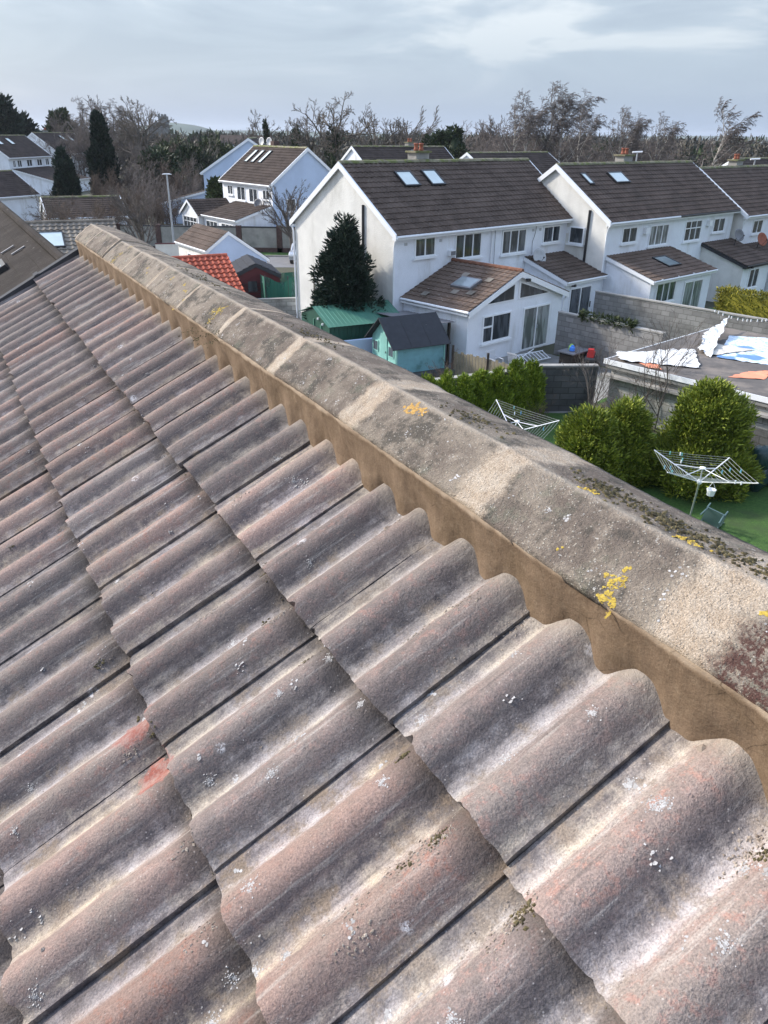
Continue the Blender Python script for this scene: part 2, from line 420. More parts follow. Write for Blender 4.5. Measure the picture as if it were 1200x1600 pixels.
def near_tile_material(name, moss=0.0):
    mt, t, b = newmat(name); g = NG(t); c = g.coord()
    A = g.n('ShaderNodeAttribute', attribute_name='tc'); s4 = g.n('ShaderNodeSeparateColor'); g.link(A.outputs['Color'], s4.inputs[0])
    tx, ty, rd = s4.outputs[0], s4.outputs[1], s4.outputs[2]; rd2 = A.outputs['Alpha']
    P = g.n('ShaderNodeAttribute', attribute_name='ph').outputs['Fac']
    big = g.noise(c, 5.5, 6, .62); mid = g.noise(c, 28, 6, .7); fine = g.noise(c, 330, 3, .7); grit = g.noise(c, 120, 4, .75)
    streak = g.noise(g.map(c, (70, 4, 1)), 1, 5, .6)
    body = g.mix(g.step(g.math('ADD', g.math('MULTIPLY', rd, .30), mid), .35, .90), (.160, .132, .120), (.285, .212, .185))
    body = g.mix(g.step(big, .42, .68), body, (.235, .195, .170))
    body = g.mix(g.math('MULTIPLY', g.step(g.noise(c, 45, 5, .8), .50, .64, 0, .85), g.step(g.noise(c, 3.1, 4), .42, .60, .25, 1)), body, (.30, .178, .145))       # red pigment showing through
    pan = g.mix(g.step(g.noise(c, 4.3, 5), .42, .58), (.56, .485, .38), (.50, .465, .46))
    pan = g.mix(g.step(mid, .35, .7, 0, .45), pan, (.36, .32, .30))
    pm = g.step(g.math('ADD', P, g.math('MULTIPLY', g.math('SUBTRACT', g.math('ADD', mid, streak), 1.0), .9)), .50, .02, 0, 1)
    o = g.mix(g.math('MULTIPLY', pm, .78), body, pan)
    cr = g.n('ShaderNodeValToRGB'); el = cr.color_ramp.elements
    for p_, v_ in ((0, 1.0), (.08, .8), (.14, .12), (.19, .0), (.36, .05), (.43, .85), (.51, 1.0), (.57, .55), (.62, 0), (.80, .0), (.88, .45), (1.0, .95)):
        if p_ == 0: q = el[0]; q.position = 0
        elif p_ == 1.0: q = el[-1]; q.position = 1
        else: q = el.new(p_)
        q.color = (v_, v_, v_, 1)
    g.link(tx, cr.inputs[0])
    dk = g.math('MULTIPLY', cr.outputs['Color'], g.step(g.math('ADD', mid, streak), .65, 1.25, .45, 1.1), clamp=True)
    o = g.mix(dk, o, (.078, .070, .074))  # grime on the camera-side roll flanks, their shade painted into the colour too
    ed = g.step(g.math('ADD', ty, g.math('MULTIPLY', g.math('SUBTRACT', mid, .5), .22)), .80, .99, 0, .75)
    o = g.mix(ed, o, (.07, .06, .055))                                                         # algae and soot beside the laps, with the shadow of the lap painted in
    o = g.mix(g.math('MULTIPLY', g.step(streak, .55, .70), .40), o, (.44, .41, .375))
    o = g.mix(g.math('MULTIPLY', g.step(streak, .42, .28), .55), o, (.085, .075, .072))
    # dirt in patches along the pans
    o = g.mix(g.math('MULTIPLY', g.step(P, .45, .05), g.step(g.noise(c, 11, 6, .75), .50, .64, 0, .85)), o, (.20, .16, .125))
    # grit: every tile is speckled
    o = g.mix(g.step(fine, .25, .75, 0, 1), g.mix(1.0, o, (.70, .70, .70), 'MULTIPLY'), g.mix(1.0, o, (1.32, 1.31, 1.30), 'MULTIPLY'))
    o = g.mix(g.math('MULTIPLY', g.step(g.voro(c, 95), .15, .09, 0, .5), g.step(mid, .42, .58)), o, (.50, .46, .43))
    o = g.mix(g.step(grit, .40, .28, 0, .75), o, (.075, .06, .058))
    # pale lichen blots
    wl = g.math('MULTIPLY', g.step(g.voro(c, 6.5), .10, .05), g.step(g.noise(c, 70, 4, .8), .44, .56))
    o = g.mix(g.math('MULTIPLY', wl, .8), o, (.62, .60, .60))
    # mortar dust under the ridge
    sx = g.n('ShaderNodeSeparateXYZ'); g.link(c, sx.inputs[0])
    md = g.step(g.math('ADD', sx.outputs[1], g.math('MULTIPLY', mid, .12)), -.20, -.30)
    o = g.mix(g.math('MULTIPLY', md, .55), o, (.42, .36, .29))
    if moss:
        o = g.mix(g.step(g.noise(c, 18, 5, .7), .48, .60, 0, moss), o, (.10, .085, .035))
    for (u_, v_), rr in (((216, 1118), .052), ((243, 1186), .048)) if not moss else ():
        k_, s_ = rp(u_, v_, .02)
        d_ = g.n('ShaderNodeVectorMath', operation='DISTANCE'); g.link(c, d_.inputs[0]); d_.inputs[1].default_value = (k_, s_ + .02, .012)
        f_ = g.step(g.math('ADD', d_.outputs['Value'], g.math('MULTIPLY', g.math('SUBTRACT', mid, .5), .09)), rr, rr * .8)
        pc = g.mix(g.step(g.noise(c, 40, 5, .8), .35, .65), (.27, .095, .075), (.34, .23, .20))
        o = g.mix(g.math('MULTIPLY', f_, .9), o, pc)
    hs = g.n('ShaderNodeHueSaturation'); g.link(o, hs.inputs['Color']); g.link(g.step(rd2, 0, 1, .84, 1.20), hs.inputs['Value'])
    g.link(g.step(rd, 0, 1, .85, 1.2), hs.inputs['Saturation'])
    g.link(hs.outputs[0], b.inputs['Base Color']); b.inputs['Roughness'].default_value = .92
    b.inputs['Specular IOR Level'].default_value = .3
    h = g.math('ADD', g.math('MULTIPLY', fine, .5), g.math('ADD', g.math('MULTIPLY', grit, 1.2), g.math('MULTIPLY', mid, 1.5)))
    g.link(g.bump(h, .0035, .9), b.inputs['Normal'])
    return mt
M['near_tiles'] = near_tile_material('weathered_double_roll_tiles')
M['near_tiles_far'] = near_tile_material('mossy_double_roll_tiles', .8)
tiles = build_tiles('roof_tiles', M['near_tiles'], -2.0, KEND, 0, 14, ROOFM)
tag(tiles, 'weathered pink and grey double-roll concrete tiles')

# --- ridge: cross-section in the roof frame, from the near foot over the crest to the far foot
FOOT = (-.360, .100); CREST = (-.492, .1185)
RPH = PH + math.radians(14)
FARL = .168
sec = []
for i in range(15):
    f = i / 14; s = FOOT[0] + (CREST[0] + .008 - FOOT[0]) * f
    sec.append((s, FOOT[1] + (CREST[1] - FOOT[1]) * f + .004 * math.sin(math.pi * f)))
d2 = (-math.cos(RPH), -math.sin(RPH))
d1 = (-1, .12)
for i in range(1, 7):
    f = i / 7
    q0 = sec[14]; q1 = (CREST[0] - .004, CREST[1] + .002); q2 = (CREST[0] + d2[0] * .013, CREST[1] + d2[1] * .013)
    sec.append(tuple((1 - f) ** 2 * q0[k] + 2 * f * (1 - f) * q1[k] + f * f * q2[k] for k in (0, 1)))
for i in range(12):
    f = i / 11; l = .013 + (FARL - .013) * f
    bow = .004 * math.sin(math.pi * f)
    sec.append((CREST[0] + d2[0] * l - bow * .83, CREST[1] + d2[1] * l + bow * .55))
def sec_off(s):
    for a, b_ in zip(sec, sec[1:]):
        if b_[0] <= s <= a[0]: return a[1] + (b_[1] - a[1]) * (s - a[0]) / (b_[0] - a[0] - 1e-9)
    return sec[-1][1]

def ridge_material():
    mt, t, b = newmat('old_ridge_concrete'); g = NG(t); c = g.coord()
    jm = g.n('ShaderNodeAttribute', attribute_name='jm').outputs['Fac']
    rd = g.n('ShaderNodeAttribute', attribute_name='rnd').outputs['Fac']
    big = g.noise(c, 5, 6, .65); mid = g.noise(c, 24, 6, .72); sp = g.noise(c, 190, 4, .75); fine = g.noise(c, 420, 3, .7)
    o = g.mix(g.step(g.math('ADD', big, g.math('MULTIPLY', g.math('SUBTRACT', rd, .5), .25)), .38, .62), (.145, .118, .098), (.25, .212, .17))
    o = g.mix(g.step(mid, .46, .68, 0, .7), o, (.30, .255, .205))
    o = g.mix(g.step(g.noise(c, 8.5, 6, .75), .48, .60, 0, .85), o, (.075, .068, .058))
    o = g.mix(g.step(g.noise(c, 13, 5, .7), .56, .68, 0, .35), o, (.15, .165, .12))
    chips = g.step(g.voro(g.map(c, (1, 1, .6)), 150), .30, .16)
    o = g.mix(g.math('MULTIPLY', chips, g.step(mid, .42, .6, .1, .85)), o, (.46, .42, .36))
    o = g.mix(g.step(sp, .42, .30, 0, .8), o, (.06, .052, .045))
    o = g.mix(g.step(g.noise(c, 75, 5, .8), .62, .68, 0, .85), o, (.55, .53, .49))
    # dark maroon worn patch by the nearest joint
    k_, s_ = rp(1130, 1040, .11)
    d_ = g.n('ShaderNodeVectorMath', operation='DISTANCE'); g.link(c, d_.inputs[0]); d_.inputs[1].default_value = (k_ - .05, s_, .11)
    f_ = g.step(g.math('ADD', d_.outputs['Value'], g.math('MULTIPLY', g.math('SUBTRACT', mid, .5), .10)), .10, .07)
    o = g.mix(g.math('MULTIPLY', f_, g.step(g.noise(c, 90, 4, .8), .58, .46)), o, (.095, .052, .043))
    mo = g.mix(g.step(mid, .35, .7), (.36, .275, .195), (.47, .40, .32))
    mo = g.mix(g.step(sp, .38, .28, 0, .5), mo, (.2, .15, .11))
    mo = g.mix(g.step(fine, .3, .7, 0, .35), mo, (.62, .55, .46))
    sx_ = g.n('ShaderNodeSeparateXYZ'); g.link(c, sx_.inputs[0])
    dl_ = g.math('ABSOLUTE', g.math('SUBTRACT', sx_.outputs[1], CREST[0] - .002))
    cm_ = g.step(g.math('ADD', dl_, g.math('MULTIPLY', g.noise(c, 16, 5, .75), .022)), .026, .010)
    o = g.mix(g.math('MULTIPLY', cm_, .8), o, (.42, .36, .29))
    mm = g.step(g.math('ADD', jm, g.math('MULTIPLY', g.math('SUBTRACT', g.noise(c, 14, 7, .78), .5), 1.9)), .05, .55)
    o = g.mix(g.math('MULTIPLY', mm, .93), o, mo)
    o = g.mix(g.step(fine, .25, .75, 0, 1), g.mix(1.0, o, (.72, .72, .72), 'MULTIPLY'), g.mix(1.0, o, (1.27, 1.26, 1.25), 'MULTIPLY'))
    g.link(o, b.inputs['Base Color']); b.inputs['Roughness'].default_value = .95; b.inputs['Specular IOR Level'].default_value = .2
    h = g.math('ADD', g.math('MULTIPLY', chips, .5), g.math('ADD', g.math('MULTIPLY', sp, 1.6), g.math('MULTIPLY', mid, 2.0)))
    g.link(g.bump(h, .0040, .85), b.inputs['Normal']); return mt
M['ridge'] = ridge_material()
JK = [.515 + .475 * i for i in range(-4, 10)]
JW = {.515: .075, .99: .062, 1.465: .055, 1.94: .042, 2.415: .022}
def jwidth(k): return JW.get(round(k, 3), .013)
edges = [k for k in JK if k < KEND - .1] + [KEND - .06]
for a_, b_ in zip(edges, edges[1:]):
    near = a_ < 2.6
    L_ = b_ - a_; nk = int(L_ / (.007 if near else .02))
    V = []; Fc = []; JM = []; rnd = rng.random(); ld = rng.gauss(0, .0035); tw = rng.gauss(0, .004)
    full = [(FOOT[0] - .012, FOOT[1] - .022)] + [(FOOT[0] + .001, FOOT[1] - .016)] + sec + [(sec[-1][0] + .012, sec[-1][1] - .012)]
    for i in range(nk + 1):
        k = a_ + L_ * i / nk
        for (s, o_) in full:
            nz = mn.noise(Vector((k * 11, s * 11, .7))) * .0018 + mn.noise(Vector((k * 55, s * 55, 2))) * .0014
            if near: nz += mn.noise(Vector((k * 170, s * 170, 4))) * .0009
            j = 0
            for kj in (a_, b_):
                wj = jwidth(kj); dj = abs(k - kj)
                if dj < wj * 1.4: j = max(j, 1 - dj / wj)
            bul = .003 * max(0, j) ** .5 * (.6 + mn.noise(Vector((k * 30, s * 30, 8))))
            # lapped collar of the ridge tile
            ld_ = ld * min(1, (min(k - a_, b_ - k) + (0 if near else .04)) / .05)
            V.append((k, s + tw * math.sin(math.pi * (k - a_) / L_), o_ + nz + ld_ + bul)); JM.append(max(j, -.4) if j > 0 else -.4)
    n_ = len(full)
    for i in range(nk):
        for q in range(n_ - 1): Fc.append((i * n_ + q, (i + 1) * n_ + q, (i + 1) * n_ + q + 1, i * n_ + q + 1))
    # end faces
    for row in (0, nk):
        b2 = len(V)
        for q in range(n_): V.append(V[row * n_ + q]); JM.append(JM[row * n_ + q])
        V.append((V[row * n_][0], -.44, .02)); JM.append(1)
        for q in range(n_ - 1): Fc.append((b2 + q, b2 + q + 1, b2 + n_))
    me = bpy.data.meshes.new('ridge_tile'); me.from_pydata(V, [], Fc); me.update()
    me.polygons.foreach_set('use_smooth', [True] * len(me.polygons))
    me.attributes.new('jm', 'FLOAT', 'POINT').data.foreach_set('value', np.array(JM, dtype=np.float32))
    me.attributes.new('rnd', 'FLOAT', 'POINT').data.foreach_set('value', np.full(len(V), rnd, dtype=np.float32))
    me.materials.append(M['ridge'])
    o = bpy.data.objects.new('ridge_tile', me); COL.objects.link(o); in_roof(o)

# --- fresh mortar bedding along the foot of the ridge
def mortar_material():
    mt, t, b = newmat('fresh_mortar'); g = NG(t); c = g.coord()
    tr = g.noise(g.map(c, (85, 9, 9)), 1, 5, .65, 1.2); mid = g.noise(c, 14, 5, .65); f = g.noise(c, 260, 3, .7)
    o = g.mix(g.step(mid, .35, .68), (.135, .090, .057), (.180, .123, .080))
    o = g.mix(g.step(tr, .56, .72, 0, .5), o, (.095, .062, .036))
    o = g.mix(g.step(g.noise(c, 9, 3, .5), .50, .62, 0, .5), o, (.125, .083, .048))
    A = g.n('ShaderNodeAttribute', attribute_name='mv').outputs['Fac']
    o = g.mix(g.step(g.math('ADD', A, g.math('MULTIPLY', mid, .22)), .98, 1.12), o, (.33, .26, .19))
    ck = g.voro(g.map(c, (1, 1, 1.6)), 9, feat='DISTANCE_TO_EDGE')
    cm = g.math('MULTIPLY', g.step(g.math('ADD', ck, g.math('MULTIPLY', g.noise(c, 60, 3), .03)), .024, .014), g.step(g.noise(c, 3.7, 3), .52, .60))
    o = g.mix(g.math('MULTIPLY', cm, .8), o, (.045, .028, .016))
    o = g.mix(g.step(g.noise(c, 38, 5, .75), .52, .68, 0, .55), o, (.22, .162, .108))
    o = g.mix(g.step(f, .3, .7, 0, .25), o, (.30, .22, .14))
    g.link(o, b.inputs['Base Color']); b.inputs['Roughness'].default_value = .9; b.inputs['Specular IOR Level'].default_value = .25
    h = g.math('ADD', g.math('MULTIPLY', tr, .3), g.math('ADD', g.math('MULTIPLY', f, .45), g.math('MULTIPLY', g.noise(c, 26, 4, .6), 1.6)))
    g.link(g.bump(h, .003, .7), b.inputs['Normal']); return mt
M['mortar'] = mortar_material()
def mortar_strip(name, M4, khi, near):
    V = []; Fc = []; A = []; nv_ = 16; st = .006 if near else .02
    ks = []; k = -1.9
    while k < khi:
        ks.append(k); k += st if k < 2.2 else .015
    for k in ks:
        wob = mn.noise(Vector((k * 4, 0, 3))) * .004
        for i in range(nv_):
            f = i / (nv_ - 1)
            s = -.317 - .043 * f + wob * (1 - f); o_ = -.035 + (.100 + .037) * f
            q = Vector((k * 14, f * 1.5, 1))
            d = mn.noise(q) * .005 + mn.noise(Vector((k * 60, f * 5, 5))) * .0018
            if i == nv_ - 1: s -= .012; o_ -= .006
            if i == nv_ - 2: o_ += .002 + mn.noise(Vector((k * 40, 1, 1))) * .004; d += .002
            # the trowel leaves the bedding fuller between the rolls
            t = (K0 - k) % TW
            low = 1 - min(1, max(0, prof(t)) / .03)
            d += (.019 * low - .010 * (1 - low)) * (1 - f) ** 2 + .004 * math.sin(f * 3.14) * mn.noise(Vector((k * 9 + f * 2.2, 4, 4)))
            V.append((k, s + d, o_)); A.append(f)
    for a in range(len(ks) - 1):
        for i in range(nv_ - 1): Fc.append((a * nv_ + i, a * nv_ + i + 1, (a + 1) * nv_ + i + 1, (a + 1) * nv_ + i))
    me = bpy.data.meshes.new(name); me.from_pydata(V, [], Fc); me.update()
    me.polygons.foreach_set('use_smooth', [True] * len(me.polygons))
    me.attributes.new('mv', 'FLOAT', 'POINT').data.foreach_set('value', np.array(A, dtype=np.float32))
    me.materials.append(M['mortar']); o = bpy.data.objects.new(name, me); COL.objects.link(o); in_roof(o, M4); return o
tag(mortar_strip('mortar_bedding', ROOFM, KEND - .06, True), 'fresh tan mortar trowelled under the ridge tiles')

# --- the other slope, mirrored about the crest, a little steeper
PH2 = math.radians(31.0)
pd2 = Vector((math.cos(AL) * math.cos(PH2), -math.sin(AL) * math.cos(PH2), -math.sin(PH2)))
r2 = -rv; n2v = r2.cross(pd2)
crestW = ROOFM @ Vector((0, CREST[0], CREST[1]))
# distance from crest down to the tile plane on that side
O2 = crestW - n2v * .085 + pd2 * .475
M2 = frame(O2, r2, pd2, n2v)
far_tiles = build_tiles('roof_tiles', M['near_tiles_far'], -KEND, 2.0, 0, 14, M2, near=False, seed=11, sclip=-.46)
far_tiles['label'] = 'mossy double-roll tiles on the slope behind the ridge'
mb = MB()
for i in range(200):
    k0 = -1.9 + i * .0355
    if k0 > KEND - .1: break
    wv = mn.noise(Vector((k0 * 6, 3, 3))) * .01
    pts = []
    a0 = (sec[-1][0] + .006, sec[-1][1] - .004)
    for s_, o_ in ((a0[0], a0[1]), (a0[0] - .03 - wv, a0[1] - .05), (a0[0] - .02 - wv, a0[1] - .16)):
        pts.append((s_, o_))
    if i: 
        for u_, v_ in zip(range(2), range(1, 3)):
            mb.quad((kp, prev[u_][0], prev[u_][1]), (k0, pts[u_][0], pts[u_][1]), (k0, pts[v_][0], pts[v_][1]), (kp, prev[v_][0], prev[v_][1]))
    prev = pts; kp = k0
o = mb.build('mortar_bedding', M['concrete'], smooth=True); in_roof(o); o['label'] = 'old grey mortar under the far side of the ridge'

# --- dark dry verge along the far gable, house walls below, gutters
mb = MB(); mb.box(KEND - .03, KEND + .035, -.42, 4.5, -.03, .040); mb.box(KEND + .035, KEND + .05, -.42, 4.5, -.16, .034)
for q in range(13): mb.box(KEND - .034, KEND + .054, -.40 + q * GAUGE, -.37 + q * GAUGE, .036, .046)
o = mb.build('verge_trim', M['felt']); in_roof(o)
mb = MB(); mb.box(-(KEND + .035), -(KEND - .03), -.42, 4.5, -.03, .040); mb.box(-(KEND + .05), -(KEND + .035), -.42, 4.5, -.16, .034)
o = mb.build('verge_trim', M['felt']); in_roof(o, M2)
# walls
hx = Vector((-math.cos(AL), math.sin(AL), 0))       # horizontal, down the near slope
cb = Vector((crestW.x, crestW.y, 0))
hw = 3.75; zt = crestW.z - .30
ze1 = zt - hw * math.tan(PH); ze2 = zt - hw * math.tan(PH2)
P0 = cb + rv * -3.5 - Vector((OR.x, OR.y, 0))
poly = [P0 - hx * hw, P0 + hx * hw, P0 + hx * hw + Vector((0, 0, ze1)), P0 + Vector((0, 0, zt - .02)), P0 - hx * hw + Vector((0, 0, ze2))]
mb = MB(); mb.prism(poly, rv * (KEND + 3.35)); mb.build('wall', M['render_cream'], house_root)
mb = MB()
for sgn, ph, zz_ in ((1, PH, ze1), (-1, PH2, ze2)):
    a = P0 + hx * sgn * (hw + .16) + Vector((0, 0, zz_ - .14)); mb.tube([a, a + rv * (KEND + 3.5)], .055, 8)
mb.build('gutter', M['upvc'], house_root)

# --- lichen, moss and grit on the roof
from mathutils.bvhtree import BVHTree
def bvh_of(objs):
    V = []; Fc = []
    for q in objs:
        b0 = len(V); V += [v.co.copy() for v in q.data.vertices]; Fc += [tuple(i + b0 for i in p.vertices) for p in q.data.polygons]
    return BVHTree.FromPolygons(V, Fc)
BT = bvh_of([tiles]); BR = bvh_of([q for q in house_root.children if q.name.startswith('ridge_tile')])
def drop(B_, k, s, dflt):
    h_ = B_.ray_cast(Vector((k, s, .5)), Vector((0, 0, -1)))
    return h_[0].z if h_[0] is not None else dflt
def flakes(name, mat, items, M4=ROOFM):
    V = []; Fc = []
    for (k, s, o_, r) in items:
        n_ = rng.randint(6, 9); b2 = len(V); V.append((k, s, o_ + r * .03 + .0002)); ph_ = rng.random() * 6
        for i in range(n_):
            a = 6.283 * i / n_ + ph_; q = r * rng.uniform(.55, 1.25)
            V.append((k + q * math.cos(a), s + q * math.sin(a) * rng.uniform(.8, 1), o_ + .0002))
        for i in range(n_): Fc.append((b2, b2 + 1 + i, b2 + 1 + (i + 1) % n_))
    me = bpy.data.meshes.new(name); me.from_pydata(V, [], Fc); me.update(); me.materials.append(mat)
    o = bpy.data.objects.new(name, me); COL.objects.link(o); in_roof(o, M4); return o
def vein(k, s, R_, n_, surf, r0, r1, dirn=None):
    out_ = []
    for q in range(5):
        a = rng.random() * 6.28; x, y = k, s
        for i in range(n_ // 5):
            a += rng.gauss(0, .7); st = R_ * .14
            x += math.cos(a) * st; y += math.sin(a) * st
            if math.hypot(x - k, y - s) > R_: x, y = k + rng.gauss(0, R_ * .3), s + rng.gauss(0, R_ * .3)
            out_.append((x, y, surf(x, y), rng.uniform(r0, r1)))
    return out_
rsurf = lambda k, s: drop(BR, k, s, .09) + .0001
def lich_mat(name, a, b__):
    mt, t, b = newmat(name); g = NG(t); c = g.coord()
    gi = g.n('ShaderNodeNewGeometry').outputs['Random Per Island']
    o = g.mix(gi, a, b__); o = g.mix(g.step(g.noise(c, 200, 3), .5, .7, 0, .5), o, tuple(x * .5 for x in a))
    g.link(o, b.inputs['Base Color']); b.inputs['Roughness'].default_value = .95; return mt
M['lich_y'] = lich_mat('yellow_lichen', (.30, .20, .035), (.50, .37, .06))
M['lich_o'] = lich_mat('orange_lichen', (.36, .20, .05), (.48, .30, .09))
M['lich_w'] = lich_mat('white_lichen', (.27, .26, .25), (.50, .485, .475))
M['moss'] = lich_mat('dry_moss', (.035, .028, .012), (.16, .13, .06))
M['grit'] = lich_mat('grit', (.22, .17, .13), (.42, .36, .30))
it = []
for u_, v_, R_, n_ in ((648, 643, .022, 90), (662, 648, .014, 40), (634, 640, .008, 14)):
    k, s = rp(u_, v_, .112); it += vein(k, s, R_, n_, rsurf, .0015, .0042)
o = flakes('lichen', M['lich_o'], it); o['label'] = 'orange lichen patch on the ridge'
it = []
for u_, v_, R_, n_ in ((958, 905, .018, 45), (942, 930, .014, 45), (950, 940, .012, 24), (975, 890, .008, 12), (985, 888, .006, 8), (870, 855, .004, 5), (878, 853, .003, 4),
                       (340, 487, .040, 60), (350, 483, .025, 30), (325, 500, .02, 18), (288, 448, .016, 20), (290, 456, .018, 22), (268, 474, .018, 16), (286, 468, .012, 10),
                       (180, 400, .035, 40), (186, 396, .03, 24), (173, 404, .02, 14), (232, 420, .016, 14), (229, 427, .014, 12), (205, 386, .03, 12), (270, 437, .02, 12),
                       (915, 762, .010, 24), (930, 767, .008, 14), (1060, 833, .010, 20), (1075, 838, .010, 22), (1090, 845, .009, 14), (1108, 851, .007, 8), (1196, 965, .008, 16)):
    k, s = rp(u_, v_, .112)
    it += vein(k, s, R_ * 1.15, int(n_ * 1.7), rsurf, .0010, .0030)
o = flakes('lichen', M['lich_y'], it); o['label'] = 'yellow lichen scattered over the ridge tiles'
it = []
tsurf = lambda k, s: drop(BT, k, s, -.02) + .0001
for u_, v_, R_ in ((325, 1218, .010), (361, 1212, .006), (400, 1392, .016), (395, 1517, .009), (388, 1512, .007), (42, 1228, .009), (445, 1492, .009), (787, 1182, .014), (1025, 1264, .017),
                   (1040, 1262, .010), (1135, 1482, .013), (655, 1122, .011), (1160, 1350, .010), (712, 1597, .010), (621, 785, .014), (483, 877, .010), (456, 748, .010), (484, 745, .012),
                   (355, 995, .014), (219, 964, .010), (440, 1088, .008), (428, 711, .014), (422, 678, .011), (38, 775, .010), (38, 1024, .010), (212, 1110, .006), (600, 1225, .010),
                   (430, 1215, .012), (565, 1100, .006), (980, 1210, .009), (930, 1120, .010), (60, 1560, .014), (315, 1590, .016), (180, 905, .008), (255, 858, .007), (515, 1030, .008), (350, 1520, .01)):
    k, s = rp(u_, v_, .01)
    for q in range(90):
        a = rng.random() * 6.28; d = R_ * abs(rng.gauss(0, .62)) * (.5 + .7 * abs(math.sin(a * 2.5 + u_)))
        x, y = k + math.cos(a) * d, s + math.sin(a) * d
        it.append((x, y, tsurf(x, y), rng.uniform(.0004, .0018)))
for q in range(300):                              # scattered small ones, more towards the far end
    k = rng.uniform(-.8, KEND - .1) ; s = rng.uniform(-.30, 2.6); R_ = rng.uniform(.003, .013)
    for i in range(rng.randint(2, 12)):
        x, y = k + rng.gauss(0, R_ * .6), s + rng.gauss(0, R_ * .6); it.append((x, y, tsurf(x, y), rng.uniform(.0008, .0042)))
for q in range(60):
    k = rng.uniform(.2, KEND - .1); s = rng.uniform(-.48, -.37); R_ = rng.uniform(.003, .012)
    for i in range(rng.randint(2, 12)):
        x, y = k + rng.gauss(0, R_ * .6), s + rng.gauss(0, R_ * .6); it.append((x, y, rsurf(x, y), rng.uniform(.0008, .003)))
o = flakes('lichen', M['lich_w'], it); o['label'] = 'white lichen spots on the roof tiles'; o['kind'] = 'stuff'
def pebbles(name, mat, items, M4=ROOFM, sq=.65):
    V = []; Fc = []
    base = [(1, 0, 0), (-1, 0, 0), (0, 1, 0), (0, -1, 0), (0, 0, 1), (0, 0, -1)]
    fb = [(0, 2, 4), (2, 1, 4), (1, 3, 4), (3, 0, 4), (2, 0, 5), (1, 2, 5), (3, 1, 5), (0, 3, 5)]
    for (k, s, o_, r) in items:
        b2 = len(V); a = rng.random() * 6.28; ca, sa = math.cos(a), math.sin(a); ax, ay = r * rng.uniform(.6, 1.4), r * rng.uniform(.5, 1.2)
        for x, y, z in base:
            x, y, z = x * ax * rng.uniform(.8, 1.2), y * ay * rng.uniform(.8, 1.2), z * r * sq
            V.append((k + x * ca - y * sa, s + x * sa + y * ca, o_ + z + r * .2))
        Fc += [tuple(i + b2 for i in f) for f in fb]
    me = bpy.data.meshes.new(name); me.from_pydata(V, [], Fc); me.update(); me.materials.append(mat)
    o = bpy.data.objects.new(name, me); COL.objects.link(o); in_roof(o, M4); return o
it = []
for q in range(900):                              # grit lies in the pans
    k = rng.uniform(-.9, 3.2); s = rng.uniform(-.3, 1.8); t = (K0 - k) % TW
    if prof(t) > .008 and rng.random() < .75: continue
    it.append((k, s, tsurf(k, s), rng.uniform(.0007, .0022)))
for u_, v_, n_, R_ in ((645, 1345, 55, .022), (685, 1315, 60, .020), (690, 1320, 30, .012), (780, 1450, 80, .030), (812, 1425, 50, .014), (325, 1455, 50, .020), (300, 1330, 30, .015), (820, 960, 60, .03),
                       (735, 945, 45, .025), (660, 990, 30, .015), (430, 975, 50, .02), (440, 970, 30, .01), (476, 1035, 20, .008), (335, 965, 40, .02), (160, 1040, 26, .01), (205, 1180, 30, .014),
                       (605, 830, 40, .02), (1160, 1340, 40, .02), (1180, 1310, 50, .02), (560, 1425, 30, .02), (385, 790, 25, .012), (240, 930, 25, .014), (570, 1480, 30, .02)):
    k, s = rp(u_, v_, 0)
    for q in range(n_):
        x, y = k + rng.gauss(0, R_ * .45), s + rng.gauss(0, R_); it.append((x, y, tsurf(x, y), rng.uniform(.0008, .0030)))
for u_, v_, r in ((697, 957, .004), (708, 950, .0035), (716, 953, .003), (90, 1495, .006), (1098, 1171, .0065), (605, 828, .008), (762, 742, .005)):
    k, s = rp(u_, v_, .0); it.append((k, s, tsurf(k, s), r))
o = pebbles('grit', M['grit'], it); tag(o, 'crumbs of mortar and grit lying on the tiles', kind='stuff')
it = []
for u_, v_, n_, R_ in ((820, 1430, 50, .011), (632, 1182, 22, .006), (690, 1310, 22, .008), (408, 965, 14, .006), (157, 1041, 16, .006), (478, 1033, 10, .004), (636, 1358, 12, .006), (410, 893, 26, .008), (633, 1180, 14, .005),
                       (1190, 1335, 24, .008), (22, 862, 10, .006), (205, 1115, 9, .006), (242, 1150, 9, .006), (290, 510, 30, .03), (312, 515, 60, .03), (330, 522, 40, .02)):
    on_r = v_ < 530
    k, s = rp(u_, v_, .112 if on_r else 0)
    for q in range(n_):
        x, y = k + rng.gauss(0, R_ * .7), s + rng.gauss(0, R_); it.append((x, y, (rsurf if on_r else tsurf)(x, y), rng.uniform(.0012, .0040)))
for q in range(900):                              # clumps on the far face of the ridge
    cl = rng.choice((( .78, .05), (.72, .05), (.66, .05), (.50, .05), (.84, .03), (.45, .04), (1.2, .05), (2.0, .1), (.60, .06), (3.1, .2)))
    k = cl[0] + rng.gauss(0, cl[1]); s = -.535 + rng.gauss(0, .014)
    it.append((k, s, rsurf(k, s), rng.uniform(.0018, .0055)))
for q in range(700):                              # litter along the course edges and side laps
    k = rng.uniform(-.8, 4.5); j = rng.randint(0, 5); s = S0 + GAUGE * j + .004 + abs(rng.gauss(0, .004))
    if mn.noise(Vector((k * 3, j, 0))) < .05: continue
    it.append((k, s, tsurf(k, s), rng.uniform(.001, .003)))
o = pebbles('moss', M['moss'], it); tag(o, 'dark dry moss caught along the tile edges and ridge', kind='stuff')

